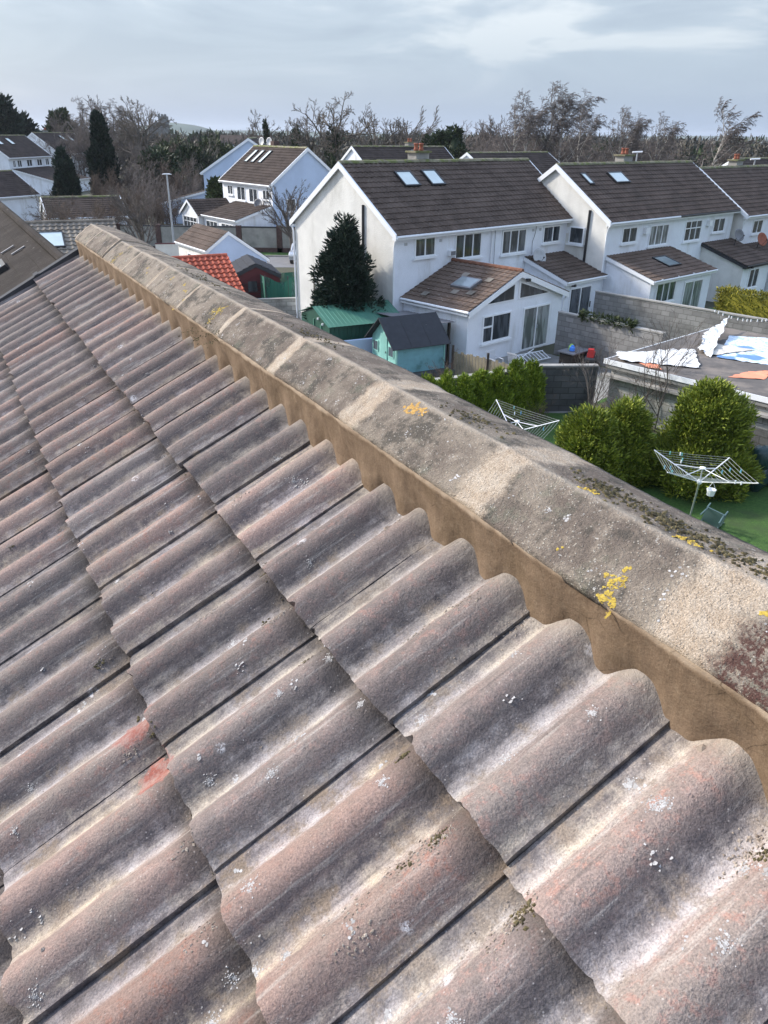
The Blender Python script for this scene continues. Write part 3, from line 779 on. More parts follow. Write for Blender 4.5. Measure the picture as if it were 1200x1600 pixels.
# ------------------------------------------------------------------ houses
def house_frame(name, ox, oy, az, label, cat='house', group=None, z=0):
    r_ = empty(name, (ox, oy, z), math.radians(90 - az)); tag(r_, label, cat, group); return r_
def corr(t, amp, period=.15):                    # rolls across the tile
    q = (t / period) % 1.0
    return amp * (.5 - .5 * math.cos(2 * math.pi * q)) ** 1.3
def slope(name, mat, parent, P0, along, down, L, D, col=.30, gauge=.345, lip=.034, amp=.034, per=6, label=None, clip=None, jit=.004, period=.30):
    """tiled slope: P0 top-left corner, unit vectors along the ridge and down the slope"""
    P0, al_, dn_ = Vector(P0), Vector(along).normalized(), Vector(down).normalized()
    nn = al_.cross(dn_)
    if nn.z < 0: nn = -nn
    rg = random.Random(int(L * 100 + D * 10)); V = []; Fc = []
    na = max(1, int(L / col)) * per if amp else max(1, int(L / 1.2))
    nr = max(1, round(D / gauge)); g_ = D / nr
    for j in range(nr):
        b = len(V)
        for (dd, h) in ((j * g_, .0), ((j + 1) * g_ + .02, lip), ((j + 1) * g_ + .022, -.01)):
            for i in range(na + 1):
                t = L * i / na
                x0, x1 = 0, L
                if clip:
                    x0, x1 = clip(min(dd, D)); t = x0 + (x1 - x0) * i / na
                z = corr(t, amp, period) if amp else 0
                jt = mn.noise(Vector((t * 3.3, j * 5.1, L))) * jit
                p = P0 + al_ * t + dn_ * (dd + jt * 2 if h > 0 else dd) + nn * ((h + z + jt) if h >= 0 else h)
                V.append(tuple(p))
        W_ = na + 1
        for q in (0, 1):
            for i in range(na): Fc.append((b + q * W_ + i, b + (q + 1) * W_ + i, b + (q + 1) * W_ + i + 1, b + q * W_ + i + 1))
    me = bpy.data.meshes.new(name); me.from_pydata(V, [], Fc); me.update(); me.materials.append(mat)
    o = bpy.data.objects.new(name, me); COL.objects.link(o); o.parent = parent
    if label: o['label'] = label
    return o
def window(parent, O, X, Nn, w_, h_, cols=(1,), tr=None, glass='glass', fw=.07, sill=True, name='window', bars=None):
    """O bottom-left on the wall face, X along the wall, Nn outward; cols = relative widths; tr = transom heights (fractions)"""
    O, X, Nn = Vector(O), Vector(X), Vector(Nn); Z = Vector((0, 0, 1))
    mb = MB(); d = .05
    def fbox(x0, x1, z0, z1, dep=d): mb.obox(O + X * x0 + Z * z0 - Nn * .03, X * (x1 - x0), Nn * (dep + .03), Z * (z1 - z0))
    fbox(0, fw, 0, h_); fbox(w_ - fw, w_, 0, h_); fbox(fw, w_ - fw, 0, fw); fbox(fw, w_ - fw, h_ - fw, h_)
    tot = sum(cols); x = fw; inner = w_ - 2 * fw
    for c_ in cols[:-1]:
        x += inner * c_ / tot; fbox(x - fw * .45, x + fw * .45, fw, h_ - fw, d * .9)
    for t_ in (tr or ()):
        fbox(fw, w_ - fw, h_ * t_ - fw * .4, h_ * t_ + fw * .4, d * .8)
    for (x0, x1, z0, z1) in (bars or ()): fbox(x0, x1, z0, z1, d * .8)
    wn = mb.build(name, M['upvc'], parent)
    mb = MB(); mb.obox(O + X * fw * .6 + Z * fw * .6 - Nn * .02, X * (w_ - fw * 1.2), Nn * .035, Z * (h_ - fw * 1.2))
    mb.build('pane', M[glass], wn)
    if sill:
        mb = MB(); mb.obox(O - X * .08 - Z * .09 - Nn * .02, X * (w_ + .16), Nn * .14, Z * .085); mb.build('sill', M['upvc'], wn)
    return wn
def skylight(parent, x0, x1, y0, y1, m_, z0, glass='skylight_glass', off=.09):
    """on a front slope z = z0 + y*m"""
    nn = Vector((0, -m_, 1)).normalized(); up = Vector((0, 1, m_)).normalized()
    O = Vector((x0, y0, z0 + y0 * m_)) ; wd = x1 - x0; ln = (y1 - y0) * math.hypot(1, m_); X = Vector((1, 0, 0)); f = .07
    mb = MB()
    for (a, b_, c_, d_) in ((0, wd, 0, f), (0, wd, ln - f, ln), (0, f, f, ln - f), (wd - f, wd, f, ln - f)):
        mb.obox(O + X * a + up * c_ - nn * .02, X * (b_ - a), up * (d_ - c_), nn * (off + .06))
    s_ = mb.build('skylight', M['black_plastic'], parent)
    mb = MB(); mb.obox(O + X * f + up * f, X * (wd - 2 * f), up * (ln - 2 * f), nn * (off + .02)); mb.build('pane', M[glass], s_)
def gable_house(name, ox, oy, az, L, D, eave, ridge, label, wall='render_white', wall_g=None, tiles='tiles_dark', amp=.036, chimney=None, group=None,
                barge='upvc', gut='upvc', back=True, gpipe=None, ratio=.5, eave_b=None):
    r_ = house_frame(name, ox, oy, az, label, group=group)
    ry = D * ratio; m_ = (ridge - eave) / ry; eb = eave if eave_b is None else eave_b
    m2 = (ridge - eb) / (D - ry); oh = .28
    # walls
    fz = lambda y: eave + y * m_ - .12 if y <= ry else eb + (D - y) * m2 - .12
    poly = [(.12, oh, -.6), (.12, D - oh, -.6), (.12, D - oh, fz(D - oh)), (.12, ry, fz(ry)), (.12, oh, fz(oh))]
    mb = MB(); mb.prism(poly, (L - .24, 0, 0)); mb.build('wall', M[wall], r_)
    if wall_g:
        for xx in (.095, L - .115):
            poly = [(xx, oh - .012, -.6), (xx, D - oh + .012, -.6), (xx, D - oh + .012, fz(D - oh)), (xx, ry, fz(ry) + .01), (xx, oh - .012, fz(oh))]
            mb = MB(); mb.prism(poly, (.02, 0, 0)); mb.build('gable_wall', M[wall_g], r_)
    sl_ = math.hypot(ry, ridge - eave); slope('roof', M[tiles], r_, (0, ry, ridge), (1, 0, 0), (0, -ry, eave - ridge), L, sl_, amp=amp)
    if back:
        s2 = math.hypot(D - ry, ridge - eb); slope('roof', M[tiles], r_, (0, ry, ridge), (1, 0, 0), (0, D - ry, eb - ridge), L, s2, amp=0)
    mb = MB()
    nq = int(L / .45)
    for i in range(nq):
        x = L * i / nq; h_ = .0 + rng.uniform(-.01, .01)
        mb.prism([(x, ry - .15, ridge - .03 + h_), (x, ry - .09, ridge + .06 + h_), (x, ry, ridge + .10 + h_), (x, ry + .09, ridge + .06 + h_), (x, ry + .15, ridge - .03 + h_)], (L / nq - .01, 0, 0))
    mb.build('ridge_cap', M['ridge_moss'], r_)
    # bargeboards on both gables
    for xx in (-.035, L + .005):
        mb = MB()
        for (ya, za, yb, zb) in ((0, eave, ry, ridge), (D, eb, ry, ridge)):
            mb.prism([(xx - .02, ya, za + .05), (xx - .02, yb, zb + .05), (xx - .02, yb, zb - .22), (xx - .02, ya, za - .22)], (.07, 0, 0))
        mb.build('bargeboard', M[barge], r_)
    mb = MB(); mb.box(.0, L, .02, oh, eave - .20, eave - .10)
    mb.tube([(0, -.03, eave - .06), (L, -.03, eave - .06)], .06, 8); mb.build('gutter', M[gut], r_)
    if back:
        mb = MB(); mb.box(.0, L, D - oh, D - .02, eb - .20, eb - .10); mb.tube([(0, D + .03, eb - .06), (L, D + .03, eb - .06)], .06, 8); mb.build('gutter', M[gut], r_)
    if chimney:
        for cx_ in chimney:
            mb = MB(); mb.box(cx_ - .45, cx_ + .45, ry + .05, ry + .65, ridge - .8, ridge + .38); ch = mb.build('chimney', M['concrete'], r_)
            mb = MB(); mb.box(cx_ - .55, cx_ + .55, ry - .03, ry + .73, ridge + .38, ridge + .46); mb.build('chimney_cap', M['ridge_moss'], ch)
            for dx in (-.18, .18):
                mb = MB(); mb.lathe([(.10, 0), (.13, .05), (.10, .10), (.095, .26), (.12, .28), (.12, .33), (.09, .34)], (cx_ + dx, ry + .35, ridge + .46), 10)
                mb.build('chimney_pot', M['terracotta'], ch, True)
    return r_
def lean_to(parent, x0, x1, yb, yf, zb, zf, wall='render_white', tiles='tiles_dark', barge='upvc', amp=.028, gut='upvc', y0=.29, wall_side=None):
    """single-slope extension: back at yb (height zb), front eave at yf (height zf)"""
    m_ = (zb - zf) / (yb - yf)
    yw = yf + .22; zt = lambda y: zf + (y - yf) * m_ - .10
    poly = [(x0 + .12, yw, -.5), (x0 + .12, yb, -.5), (x0 + .12, yb, zt(yb)), (x0 + .12, yw, zt(yw))]
    mb = MB(); mb.prism(poly, (x1 - x0 - .24, 0, 0)); mb.build('wall', M[wall], parent)
    if wall_side:
        mb = MB(); poly = [(x0 + .10, yw - .012, -.5), (x0 + .10, yb, -.5), (x0 + .10, yb, zt(yb)), (x0 + .10, yw - .012, zt(yw))]
        mb.prism(poly, (.018, 0, 0)); mb.build('side_wall', M[wall_side], parent)
    slope('roof', M[tiles], parent, (x0, yb, zb), (1, 0, 0), (0, yf - yb, zf - zb), x1 - x0, math.hypot(yb - yf, zb - zf), amp=amp)
    for xx in (x0 - .035, x1 + .005):
        mb = MB(); mb.prism([(xx, yf, zf - .01), (xx, yb, zb - .01), (xx, yb, zb - .2), (xx, yf, zf - .2)], (.03, 0, 0)); mb.build('bargeboard', M[barge], parent)
    mb = MB(); mb.box(x0, x1, yf + .02, yw, zf - .2, zf - .11); mb.tube([(x0, yf - .03, zf - .05), (x1, yf - .03, zf - .05)], .05, 8); mb.build('gutter', M[gut], parent)
def pipe(parent, pts, r_=.04, mat='upvc', name='downpipe'):
    mb = MB(); mb.tube(pts, r_, 8); return mb.build(name, M[mat], parent)
def dish(parent, c, dirv, rad=.38, mat='dish', wallp=None):
    c = Vector(c); d = Vector(dirv).normalized(); a = d.orthogonal().normalized(); b = d.cross(a)
    V = [tuple(c - d * .09)]; Fc = []
    for i in range(1, 5):
        r_ = rad * i / 4
        for k in range(18):
            an = k * math.pi / 9; V.append(tuple(c - d * (.09 * (1 - (i / 4) ** 2)) + (a * math.cos(an) + b * math.sin(an) * 1.08) * r_))
    for k in range(18): Fc.append((0, 1 + k, 1 + (k + 1) % 18))
    for i in range(3):
        for k in range(18): Fc.append((1 + i * 18 + k, 1 + (i + 1) * 18 + k, 1 + (i + 1) * 18 + (k + 1) % 18, 1 + i * 18 + (k + 1) % 18))
    mb = MB(); mb.add(V, Fc)
    o = mb.build('satellite_dish', M[mat], parent, True)
    sm = o.modifiers.new('s', 'SOLIDIFY'); sm.thickness = .012
    mb = MB(); lo = c - Vector((0, 0, rad * .9)); mb.tube([c - d * .1, c - d * .25 - Vector((0, 0, .2)), Vector(wallp) if wallp else lo - d * .3], .02, 6)
    mb.tube([c - Vector((0, 0, rad)), c + d * .38 - Vector((0, 0, .12))], .012, 5); mb.obox(c + d * .36 - Vector((.03, .03, .15)), (.06, 0, 0), (0, .06, 0), (0, 0, .07))
    mb.build('bracket', M['black_plastic'], o)
XF, NF = (1, 0, 0), (0, -1, 0)

M['rusty_ridge'] = simple('rusty_ridge', (.17, .075, .045), .9, .25, 5)
# House A, the nearest pair with the sunroom
A = gable_house('house', .38, 34.39, 46.5, 13.75, 7.6, 5.1, 7.85, 'white semi-detached pair with two skylights, conifer at its cream gable and sunroom in front',
                wall_g='render_cream', chimney=[5.4])
YW = .28
for (x, z, w_, h_, cols) in ((1.37, 4.05, 1.35, .85, (1, 1)), (4.07, 3.74, 1.9, 1.14, (1, 1.1, 1)), (7.55, 3.66, 1.95, 1.16, (1, 1.1, 1)), (10.95, 3.95, 1.5, .86, (1.3, 1))):
    window(A, (x, YW, z), XF, NF, w_, h_, cols, glass='glass_mid' if x in (1.37, 7.55) else 'glass')
skylight(A, 2.75, 3.78, 2.36, 3.17, .7237, 5.1); skylight(A, 4.55, 5.5, 2.36, 3.2, .7237, 5.1)
pipe(A, [(6.72, .22, 4.95), (6.72, .22, 2.6)], .035); pipe(A, [(6.95, .22, 4.95), (6.95, .22, 4.3), (7.0, .22, 2.7)], .012, 'dish')
pipe(A, [(.0, -.03, 5.0), (.02, .12, 4.85), (.05, .2, 4.6), (.05, .2, 0)], .045); pipe(A, [(.03, 7.55, 5.0), (.03, 7.4, 4.7), (.03, 7.35, 0)], .045)
pipe(A, [(.06, 2.25, 6.2), (.06, 2.25, 3.0)], .06, 'black_plastic'); pipe(A, [(.06, 5.9, 3.0), (.04, 5.9, .8)], .03, 'black_plastic')
mb = MB(); mb.box(3.6, 3.98, .1, .275, 3.96, 4.2); mb.build('alarm_box', M['upvc'], A)
mb = MB(); mb.box(3.63, 3.95, .085, .099, 3.99, 4.17); mb.build('alarm_face', M['dish'], A)
mb = MB(); mb.box(13.0, 13.3, .1, .275, 4.35, 4.65); mb.build('alarm_box', M['upvc'], A)
pipe(A, [(10.3, .24, 4.9), (10.2, .22, 4.5), (10.05, .24, 4.1), (10.1, .24, 3.5)], .012, 'dish')
for x in (.75, 3.0, 10.0, 10.6): mb = MB(); mb.box(x, x + .16, .255, .275, 4.62, 4.74); mb.build('vent', M['dish_light'], A)
dish(A, (10.0, -.35, 3.45), (-.25, -1, .35), .40, 'dish_light', (10.0, .3, 3.2))
# sunroom: ridge runs out from the facade
sr = MB(); x0, x1, yf, xr, zr, ze = .55, 7.75, -3.75, 3.95, 3.72, 2.42
poly = [(x0 + .2, yf + .1, -.5), (x1 - .2, yf + .1, -.5), (x1 - .2, yf + .1, ze - .1), (xr, yf + .1, zr - .18), (x0 + .2, yf + .1, ze - .1)]
sr.prism(poly, (0, 3.9, 0)); sr.build('sunroom_wall', M['render_white'], A)
# left slope falls to -x, right slope to +x
for sx_, P_, al_, lab in ((x0, (xr, .27, zr), (0, -1, 0), None), (x1, (xr, yf - .1, zr), (0, 1, 0), None)):
    Lr = .27 - yf + .1
    if sx_ == x0: slope('sunroom_roof', M['tiles_brown'], A, (xr, .27, zr), (0, -1, 0), (x0 - xr, 0, ze - zr), Lr, math.hypot(xr - x0, zr - ze), label='worn red-brown sunroom tiles')
    else: slope('sunroom_roof', M['tiles_brown'], A, (xr, yf - .1, zr), (0, 1, 0), (x1 - xr, 0, ze - zr), Lr, math.hypot(xr - x1, zr - ze))
mb = MB(); mb.tube([(xr, .27, zr + .03), (xr, yf - .12, zr + .03)], .10, 8); mb.build('sunroom_ridge', M['rusty_ridge'], A)
mb = MB()
for xa in (x0, x1):
    mb.prism([(xa, yf - .13, ze - .02), (xr, yf - .13, zr - .0), (xr, yf - .13, zr - .24), (xa, yf - .13, ze - .26)], (0, .03, 0))
mb.build('sunroom_bargeboard', M['upvc'], A)
mb = MB(); mb.tube([(x0 - .04, .2, ze - .04), (x0 - .04, yf - .1, ze - .04)], .055, 8); mb.box(x0, x0 + .2, yf, .27, ze - .22, ze - .13); mb.build('sunroom_gutter', M['upvc'], A)
for tri in ([(1.55, 2.50), (3.80, 2.50), (3.80, 3.28)], [(4.05, 2.50), (6.55, 2.50), (4.05, 3.30)]):
    P_ = [(x, yf + .105, z) for x, z in tri]; cx_ = sum(p[0] for p in P_) / 3; cz_ = sum(p[2] for p in P_) / 3
    mb = MB(); mb.prism(P_, (0, -.05, 0)); gw = mb.build('gable_window', M['upvc'], A)
    mb = MB(); mb.prism([(cx_ + (p[0] - cx_) * .86, yf + .052, cz_ + (p[2] - cz_) * .80) for p in P_], (0, -.012, 0)); mb.build('pane', M['glass'], gw)
window(A, (1.7, yf + .1, .85), XF, NF, 1.95, 1.2, (1, 2.0), bars=[(.07, .68, .66, .74)])
wn = window(A, (4.55, yf + .1, .06), XF, NF, 2.05, 1.98, (1, 1), sill=False, glass='glass_blind', name='french_door')
mb = MB(); mb.box(5.60, 5.63, yf + .0, yf + .05, 1.0, 1.16); mb.build('handle', M['grey_metal'], wn)
pipe(A, [(x1 - .05, yf - .05, ze - .15), (x1 - .15, yf + .05, ze - .4), (x1 - .15, yf + .05, .1)], .035)
mb = MB(); mb.box(4.2, 4.4, yf - .28, yf - .14, 3.28, 3.4); mb.build('flood_light', M['black_plastic'], A)
# skylight on the left slope of the sunroom
nS = Vector((zr - ze, 0, xr - x0)).normalized() * 1; nS = Vector((-(zr - ze), 0, (xr - x0))).normalized(); dS = Vector((x0 - xr, 0, ze - zr)).normalized()
O_ = Vector((xr, -1.5, zr)) + dS * 1.3 + nS * .03; mb = MB(); mb.obox(O_, dS * .85, Vector((0, -1.15, 0)), nS * .10); s_ = mb.build('skylight', M['dish'], A)
mb = MB(); mb.obox(O_ + dS * .08 + Vector((0, -.08, 0)) + nS * .09, dS * .69, Vector((0, -.99, 0)), nS * .018); mb.build('pane', M['skylight_dark'], s_)
mb = MB()
for a_, b_ in ((.9, -1.3), (1.0, -2.75), (2.2, -2.7), (2.35, -1.9), (2.9, -.6)):
    mb.obox(Vector((xr, b_, zr)) + dS * a_ + nS * .058, dS * .32, Vector((0, -.34, 0)), nS * .012)
mb.build('pale_tiles', M['tiles_tan'], A)
# lean-to kitchen at the right end
lean_to(A, 9.5, 13.1, .27, -2.55, 3.42, 2.5, amp=.028, wall='render_white', wall_side='render_white')
wn = window(A, (10.1, -2.34, .08), XF, NF, 1.95, 2.02, (1, 1), sill=False, name='patio_door')
mb = MB(); mb.box(12.0, 12.03, -2.44, -2.39, .95, 1.25); mb.build('handle', M['black_plastic'], wn)
mb = MB(); mb.box(10.1, 10.25, -2.6, -2.4, 2.2, 2.32); mb.build('flood_light', M['black_plastic'], A)

# House B
B = gable_house('house', 11.45, 41.46, 48, 14.2, 7.6, 5.1, 7.68, 'white semi-detached pair with one wide and one narrow skylight, black gable drainpipe',
                wall_g='render_cream', chimney=[6.9])
for (x, z, w_, h_, cols) in ((1.6, 3.92, 1.45, .82, (1, 1)), (4.35, 3.58, 2.0, 1.12, (1, 1.1, 1)), (11.6, 3.85, 1.45, .84, (1, 1))):
    window(B, (x, YW, z), XF, NF, w_, h_, cols, glass='glass' if x != 4.35 else 'glass_blind')
window(B, (8.2, YW, 3.56), XF, NF, 1.95, 1.16, (1, 1.1, 1), tr=(.62,))
skylight(B, 1.08, 1.55, 2.36, 3.09, .679, 5.1); skylight(B, 3.63, 5.03, 2.36, 3.1, .679, 5.1)
window(B, (.095, 2.55, 3.85), (0, -1, 0), (-1, 0, 0), .95, .88, (1,))
pipe(B, [(.06, 1.4, 5.6), (.06, 1.4, 1.0)], .07, 'black_plastic'); pipe(B, [(0, -.03, 5.0), (.02, .12, 4.8), (.06, .2, 4.5), (.06, .2, 0)], .045)
for x in (3.7, 10.75): mb = MB(); mb.box(x, x + .35, .08, .275, 4.3, 4.62); mb.build('alarm_box', M['upvc'], B)
mb = MB(); mb.tube([(6.9, -.032, 5.045), (14.15, -.032, 5.045)], .064, 8); mb.build('black_gutter', M['black_plastic'], B)
lean_to(B, .35, 6.9, .27, -2.75, 3.42, 2.52, wall_side='render_white', tiles='tiles_brown')
window(B, (1.0, -2.54, 1.25), XF, NF, 1.95, 1.05, (1, 1, 1)); window(B, (3.9, -2.54, .1), XF, NF, 2.0, 2.0, (1, 1), sill=False, glass='glass_blind', name='french_door')
for x in (1.0, 2.6, 4.2, 5.6): mb = MB(); mb.obox((x, -2.82, 2.44), (.12, 0, 0), (0, .12, 0), (0, 0, .12)); mb.build('gutter_bracket', M['upvc'], B)
skylight(B, 3.3, 4.6, -1.8, -.7, .298, 2.52 + 2.75 * .298, glass='skylight_dark', off=.06)
lean_to(B, 10.6, 14.4, .27, -2.75, 3.35, 2.35, wall_side='render_cream', barge='black_plastic', gut='black_plastic')
window(B, (11.6, -2.54, .9), XF, NF, 1.3, 1.15, (1, 1))
dish(B, (12.9, -.9, 3.75), (-.3, -1, .4), .36, 'dish', (13.1, -.6, 3.05))
mb = MB(); mb.box(11.2, 11.4, -2.85, -2.6, 2.15, 2.27); mb.build('flood_light', M['black_plastic'], B)

# House C at the right edge
C_ = gable_house('house', 22.45, 50.6, 48, 14.0, 7.6, 5.1, 7.68, 'white house cut off by the right edge behind a round reddish dish', wall_g='render_cream', chimney=[5.6])
window(C_, (1.5, YW, 3.9), XF, NF, 1.4, .85, (1, 1)); window(C_, (4.3, YW, 3.6), XF, NF, 1.9, 1.1, (1, 1, 1))
pipe(C_, [(0, -.03, 5.0), (.02, .12, 4.8), (.06, .2, 4.5), (.06, .2, 0)], .045)
lean_to(C_, .2, 6.4, .27, -2.75, 3.35, 2.45, wall_side='render_white')
window(C_, (1.6, -2.54, .9), XF, NF, 1.6, 1.2, (1, 1))
dish(C_, (.9, -.8, 3.75), (-.3, -1, .4), .40, 'terracotta', (1.0, -.5, 3.1))

# House D (centre left), gable to the right, with hipped extensions
D_ = gable_house('house', -15.5, 75.2, 142, 9.2, 7.6, 5.1, 7.9, 'white house with three tall skylights and a pale blue gable, conservatory in front', wall_g='render_blue', amp=.02, tiles='tiles_mix')
for (x, z, w_, h_, cols) in ((1.1, 3.95, 1.0, .8, (1, 1)), (2.9, 3.6, 1.5, 1.15, (1, 1)), (5.1, 3.55, 1.5, 1.15, (1, 1)), (7.5, 3.9, 1.1, .8, (1, 1))):
    window(D_, (x, YW, z), XF, NF, w_, h_, cols)
for x in (1.3, 2.5, 3.8): skylight(D_, x, x + .55, 2.0, 3.3, .737, 5.1)
lean_to(D_, 2.5, 8.9, .27, -3.2, 3.5, 2.5, amp=.02, wall='render_white', wall_side='render_white', tiles='tiles_mix')
window(D_, (3.0, -2.99, .9), XF, NF, 2.2, 1.2, (1, 1, 1)); window(D_, (5.9, -2.99, .9), XF, NF, 2.2, 1.2, (1, 1, 1))
window(D_, (9.2 - .09, 1.6, 3.0), (0, 1, 0), (1, 0, 0), .9, 1.0, (1,)); window(D_, (9.2 - .09, 4.6, 3.0), (0, 1, 0), (1, 0, 0), .9, 1.0, (1,))
mb = MB(); mb.prism([(-1.1, -3.4, -.5), (2.3, -3.4, -.5), (2.3, -3.4, 2.4), (.6, -3.4, 3.5), (-1.1, -3.4, 2.4)], (0, 3.6, 0)); mb.build('conservatory_wall', M['render_white'], D_)
slope('conservatory_roof', M['tiles_mix'], D_, (.6, .27, 3.62), (0, -1, 0), (-1.9, 0, -1.2), 3.85, 2.25, amp=.02); slope('conservatory_roof', M['tiles_mix'], D_, (.6, -3.58, 3.62), (0, 1, 0), (1.9, 0, -1.2), 3.85, 2.25, amp=.02)
mb = MB(); mb.prism([(-1.3, -3.62, 2.42), (.6, -3.62, 3.62), (.6, -3.62, 3.40), (-1.3, -3.62, 2.2)], (0, .03, 0)); mb.prism([(2.5, -3.62, 2.42), (.6, -3.62, 3.62), (.6, -3.62, 3.40), (2.5, -3.62, 2.2)], (0, .03, 0)); mb.build('bargeboard', M['upvc'], D_)
window(D_, (-.8, -3.4, .8), XF, NF, 2.8, 1.4, (1, 1, 1, 1), tr=(.7,)); 
dish(D_, (7.2, -.1, 3.6), (.6, -1, .4), .38, 'dish', (7.2, .3, 3.4)); dish(D_, (.9, 4.1, 8.3), (.2, -1, .2), .34, 'dish_light', (.9, 4.1, 7.8)); dish(D_, (2.3, 4.1, 8.3), (.3, -1, .2), .34, 'dish_light', (2.3, 4.1, 7.8))
mb = MB(); mb.box(2.8, 3.4, 3.95, 4.5, 7.4, 8.35); mb.build('chimney', M['brick'], D_)

E_ = gable_house('house', -21.1, 100.0, 175, 12.0, 10.5, 5.1, 8.45, 'pale blue gabled house half hidden behind the house with three tall skylights', wall='render_blue', amp=0, tiles='tiles_mix')
lean_to(E_, 8.2, 12.0, .27, -4.6, 3.3, 2.1, amp=0, wall='render_blue', tiles='tiles_mix')
F_ = gable_house('house', -57, 125, 3, 14, 8.0, 5.1, 8.1, 'white house at the left edge with two skylights, lower roofs before it', wall_g='render_white', amp=0, tiles='tiles_mix')
for x, w_ in ((1.2, .9), (2.6, 1.4), (5.6, 1.8), (9.0, 1.8), (12.0, 1.3)): window(F_, (x, YW, 3.7), XF, NF, w_, 1.1, (1, 1), fw=.12)
skylight(F_, 2.5, 3.6, 2.3, 3.4, .75, 5.1); skylight(F_, 6.0, 7.1, 2.3, 3.4, .75, 5.1)
lean_to(F_, .5, 13.0, .27, -6.5, 3.6, 1.9, amp=0, tiles='tiles_mix')
G_ = gable_house('house', -58.3, 148, 3, 17, 9.0, 5.2, 8.5, 'white gabled house with a chimney between dark conifers', wall_g='render_white', amp=0, tiles='tiles_mix', chimney=[6.0])
for x in (3.0, 7.0, 11.0): window(G_, (x, YW, 3.7), XF, NF, 1.8, 1.1, (1, 1), fw=.14)
skylight(G_, 8.5, 9.8, 2.6, 3.8, .733, 5.2); skylight(G_, 11.5, 12.8, 2.6, 3.8, .733, 5.2)
H_ = gable_house('house', -1.45, 84.1, 50, 13.2, 7.6, 5.1, 7.85, 'brown-roofed house with a white gable behind the roof with two skylights', amp=0, tiles='tiles_mix', chimney=[8.3])
dish(H_, (6.9, 1.9, 7.0), (.2, -1, .2), .6, 'dish', (6.9, 3.2, 6.6))
I_ = gable_house('house', 10.6, 82.0, 44, 14.5, 7.6, 5.1, 7.45, 'far brown-roofed house with a small white gable behind bare birches', amp=0, tiles='tiles_mix')
J_ = gable_house('house', 33.5, 72.5, 50, 26, 7.6, 5.1, 7.45, 'long low dark roof behind the chimney at the right edge', amp=0, tiles='tiles_mix', chimney=None)
K_ = gable_house('house', 62, 118, 60, 16, 10, 4.6, 6.6, 'distant building with a pale eaves line and small white gable', amp=0, tiles='tiles_mix', barge='upvc')

# House to the left, next in our own row
C_.location.z = -.35
X1 = gable_house('house', -28.3, 67.0, 62, 6.5, 6.0, 2.4, 3.8, 'low brown roof behind the bare shrubs left of the lamp post', amp=0, tiles='tiles_mix')
X2 = gable_house('house', -43.0, 80.0, 25, 11, 7.5, 2.6, 4.9, 'low dark roof below the white house at the left edge', amp=0, tiles='tiles_mix')
NB = house_frame('house', OR.x, OR.y, 90, 'neighbouring house at the left edge with smooth dark tiles and two skylights')
NB.location = (0, 0, 0)
ca = crestW + rv * (KEND + .32) - hx * .9
def nb(k, lat, z): 
    p = ca + rv * k + hx * lat; return (p.x, p.y, z)
NR = 7.05; NE = NR - 4.3 * math.tan(PH); NL = 26
dn1 = Vector((hx.x * 4.3, hx.y * 4.3, NE - NR)); dn2 = Vector((-hx.x * 4.3, -hx.y * 4.3, NE - NR))
slope('roof', M['tiles_smooth'], NB, nb(0, 0, NR), rv, dn1, NL, dn1.length, lip=.012, amp=.0, jit=.02)
mb = MB(); mb.prism([nb(.05, -.02, -.5), nb(.05, 3.9, -.5), nb(.05, 3.9, NE + .05), nb(.05, -.02, NR - .12)], rv * (NL - .1)); mb.build('wall', M['render_cream'], NB)
mb = MB(); mb.tube([nb(0, 0, NR + .02), nb(NL, 0, NR + .02)], .09, 8); mb.build('ridge_cap', M['tiles_smooth'], NB)
mb = MB(); d1_ = dn1.normalized(); n1_ = rv.cross(d1_); n1_ = n1_ if n1_.z > 0 else -n1_
for k_, s_ in ((3.2, 1.5), (10.6, .80), (15.5, 1.0)):
    O_ = Vector(nb(k_, 0, NR)) + d1_ * s_
    mb = MB(); mb.obox(O_ - n1_ * .02, rv * .8, d1_ * 1.1, n1_ * .12); s__ = mb.build('skylight', M['black_plastic'], NB)
    mb = MB(); mb.obox(O_ + rv * .08 + d1_ * .08 + n1_ * .09, rv * .64, d1_ * .94, n1_ * .02); mb.build('pane', M['skylight_glass'], s__)
mb = MB()
for q in range(2): mb.obox(Vector(nb(11.6 + q * .8, 0, NR)) + d1_ * (.3 + q * .15) + n1_ * .02, rv * .07, d1_ * .3, n1_ * .02)
mb.build('lead_flashing', M['dish'], NB)

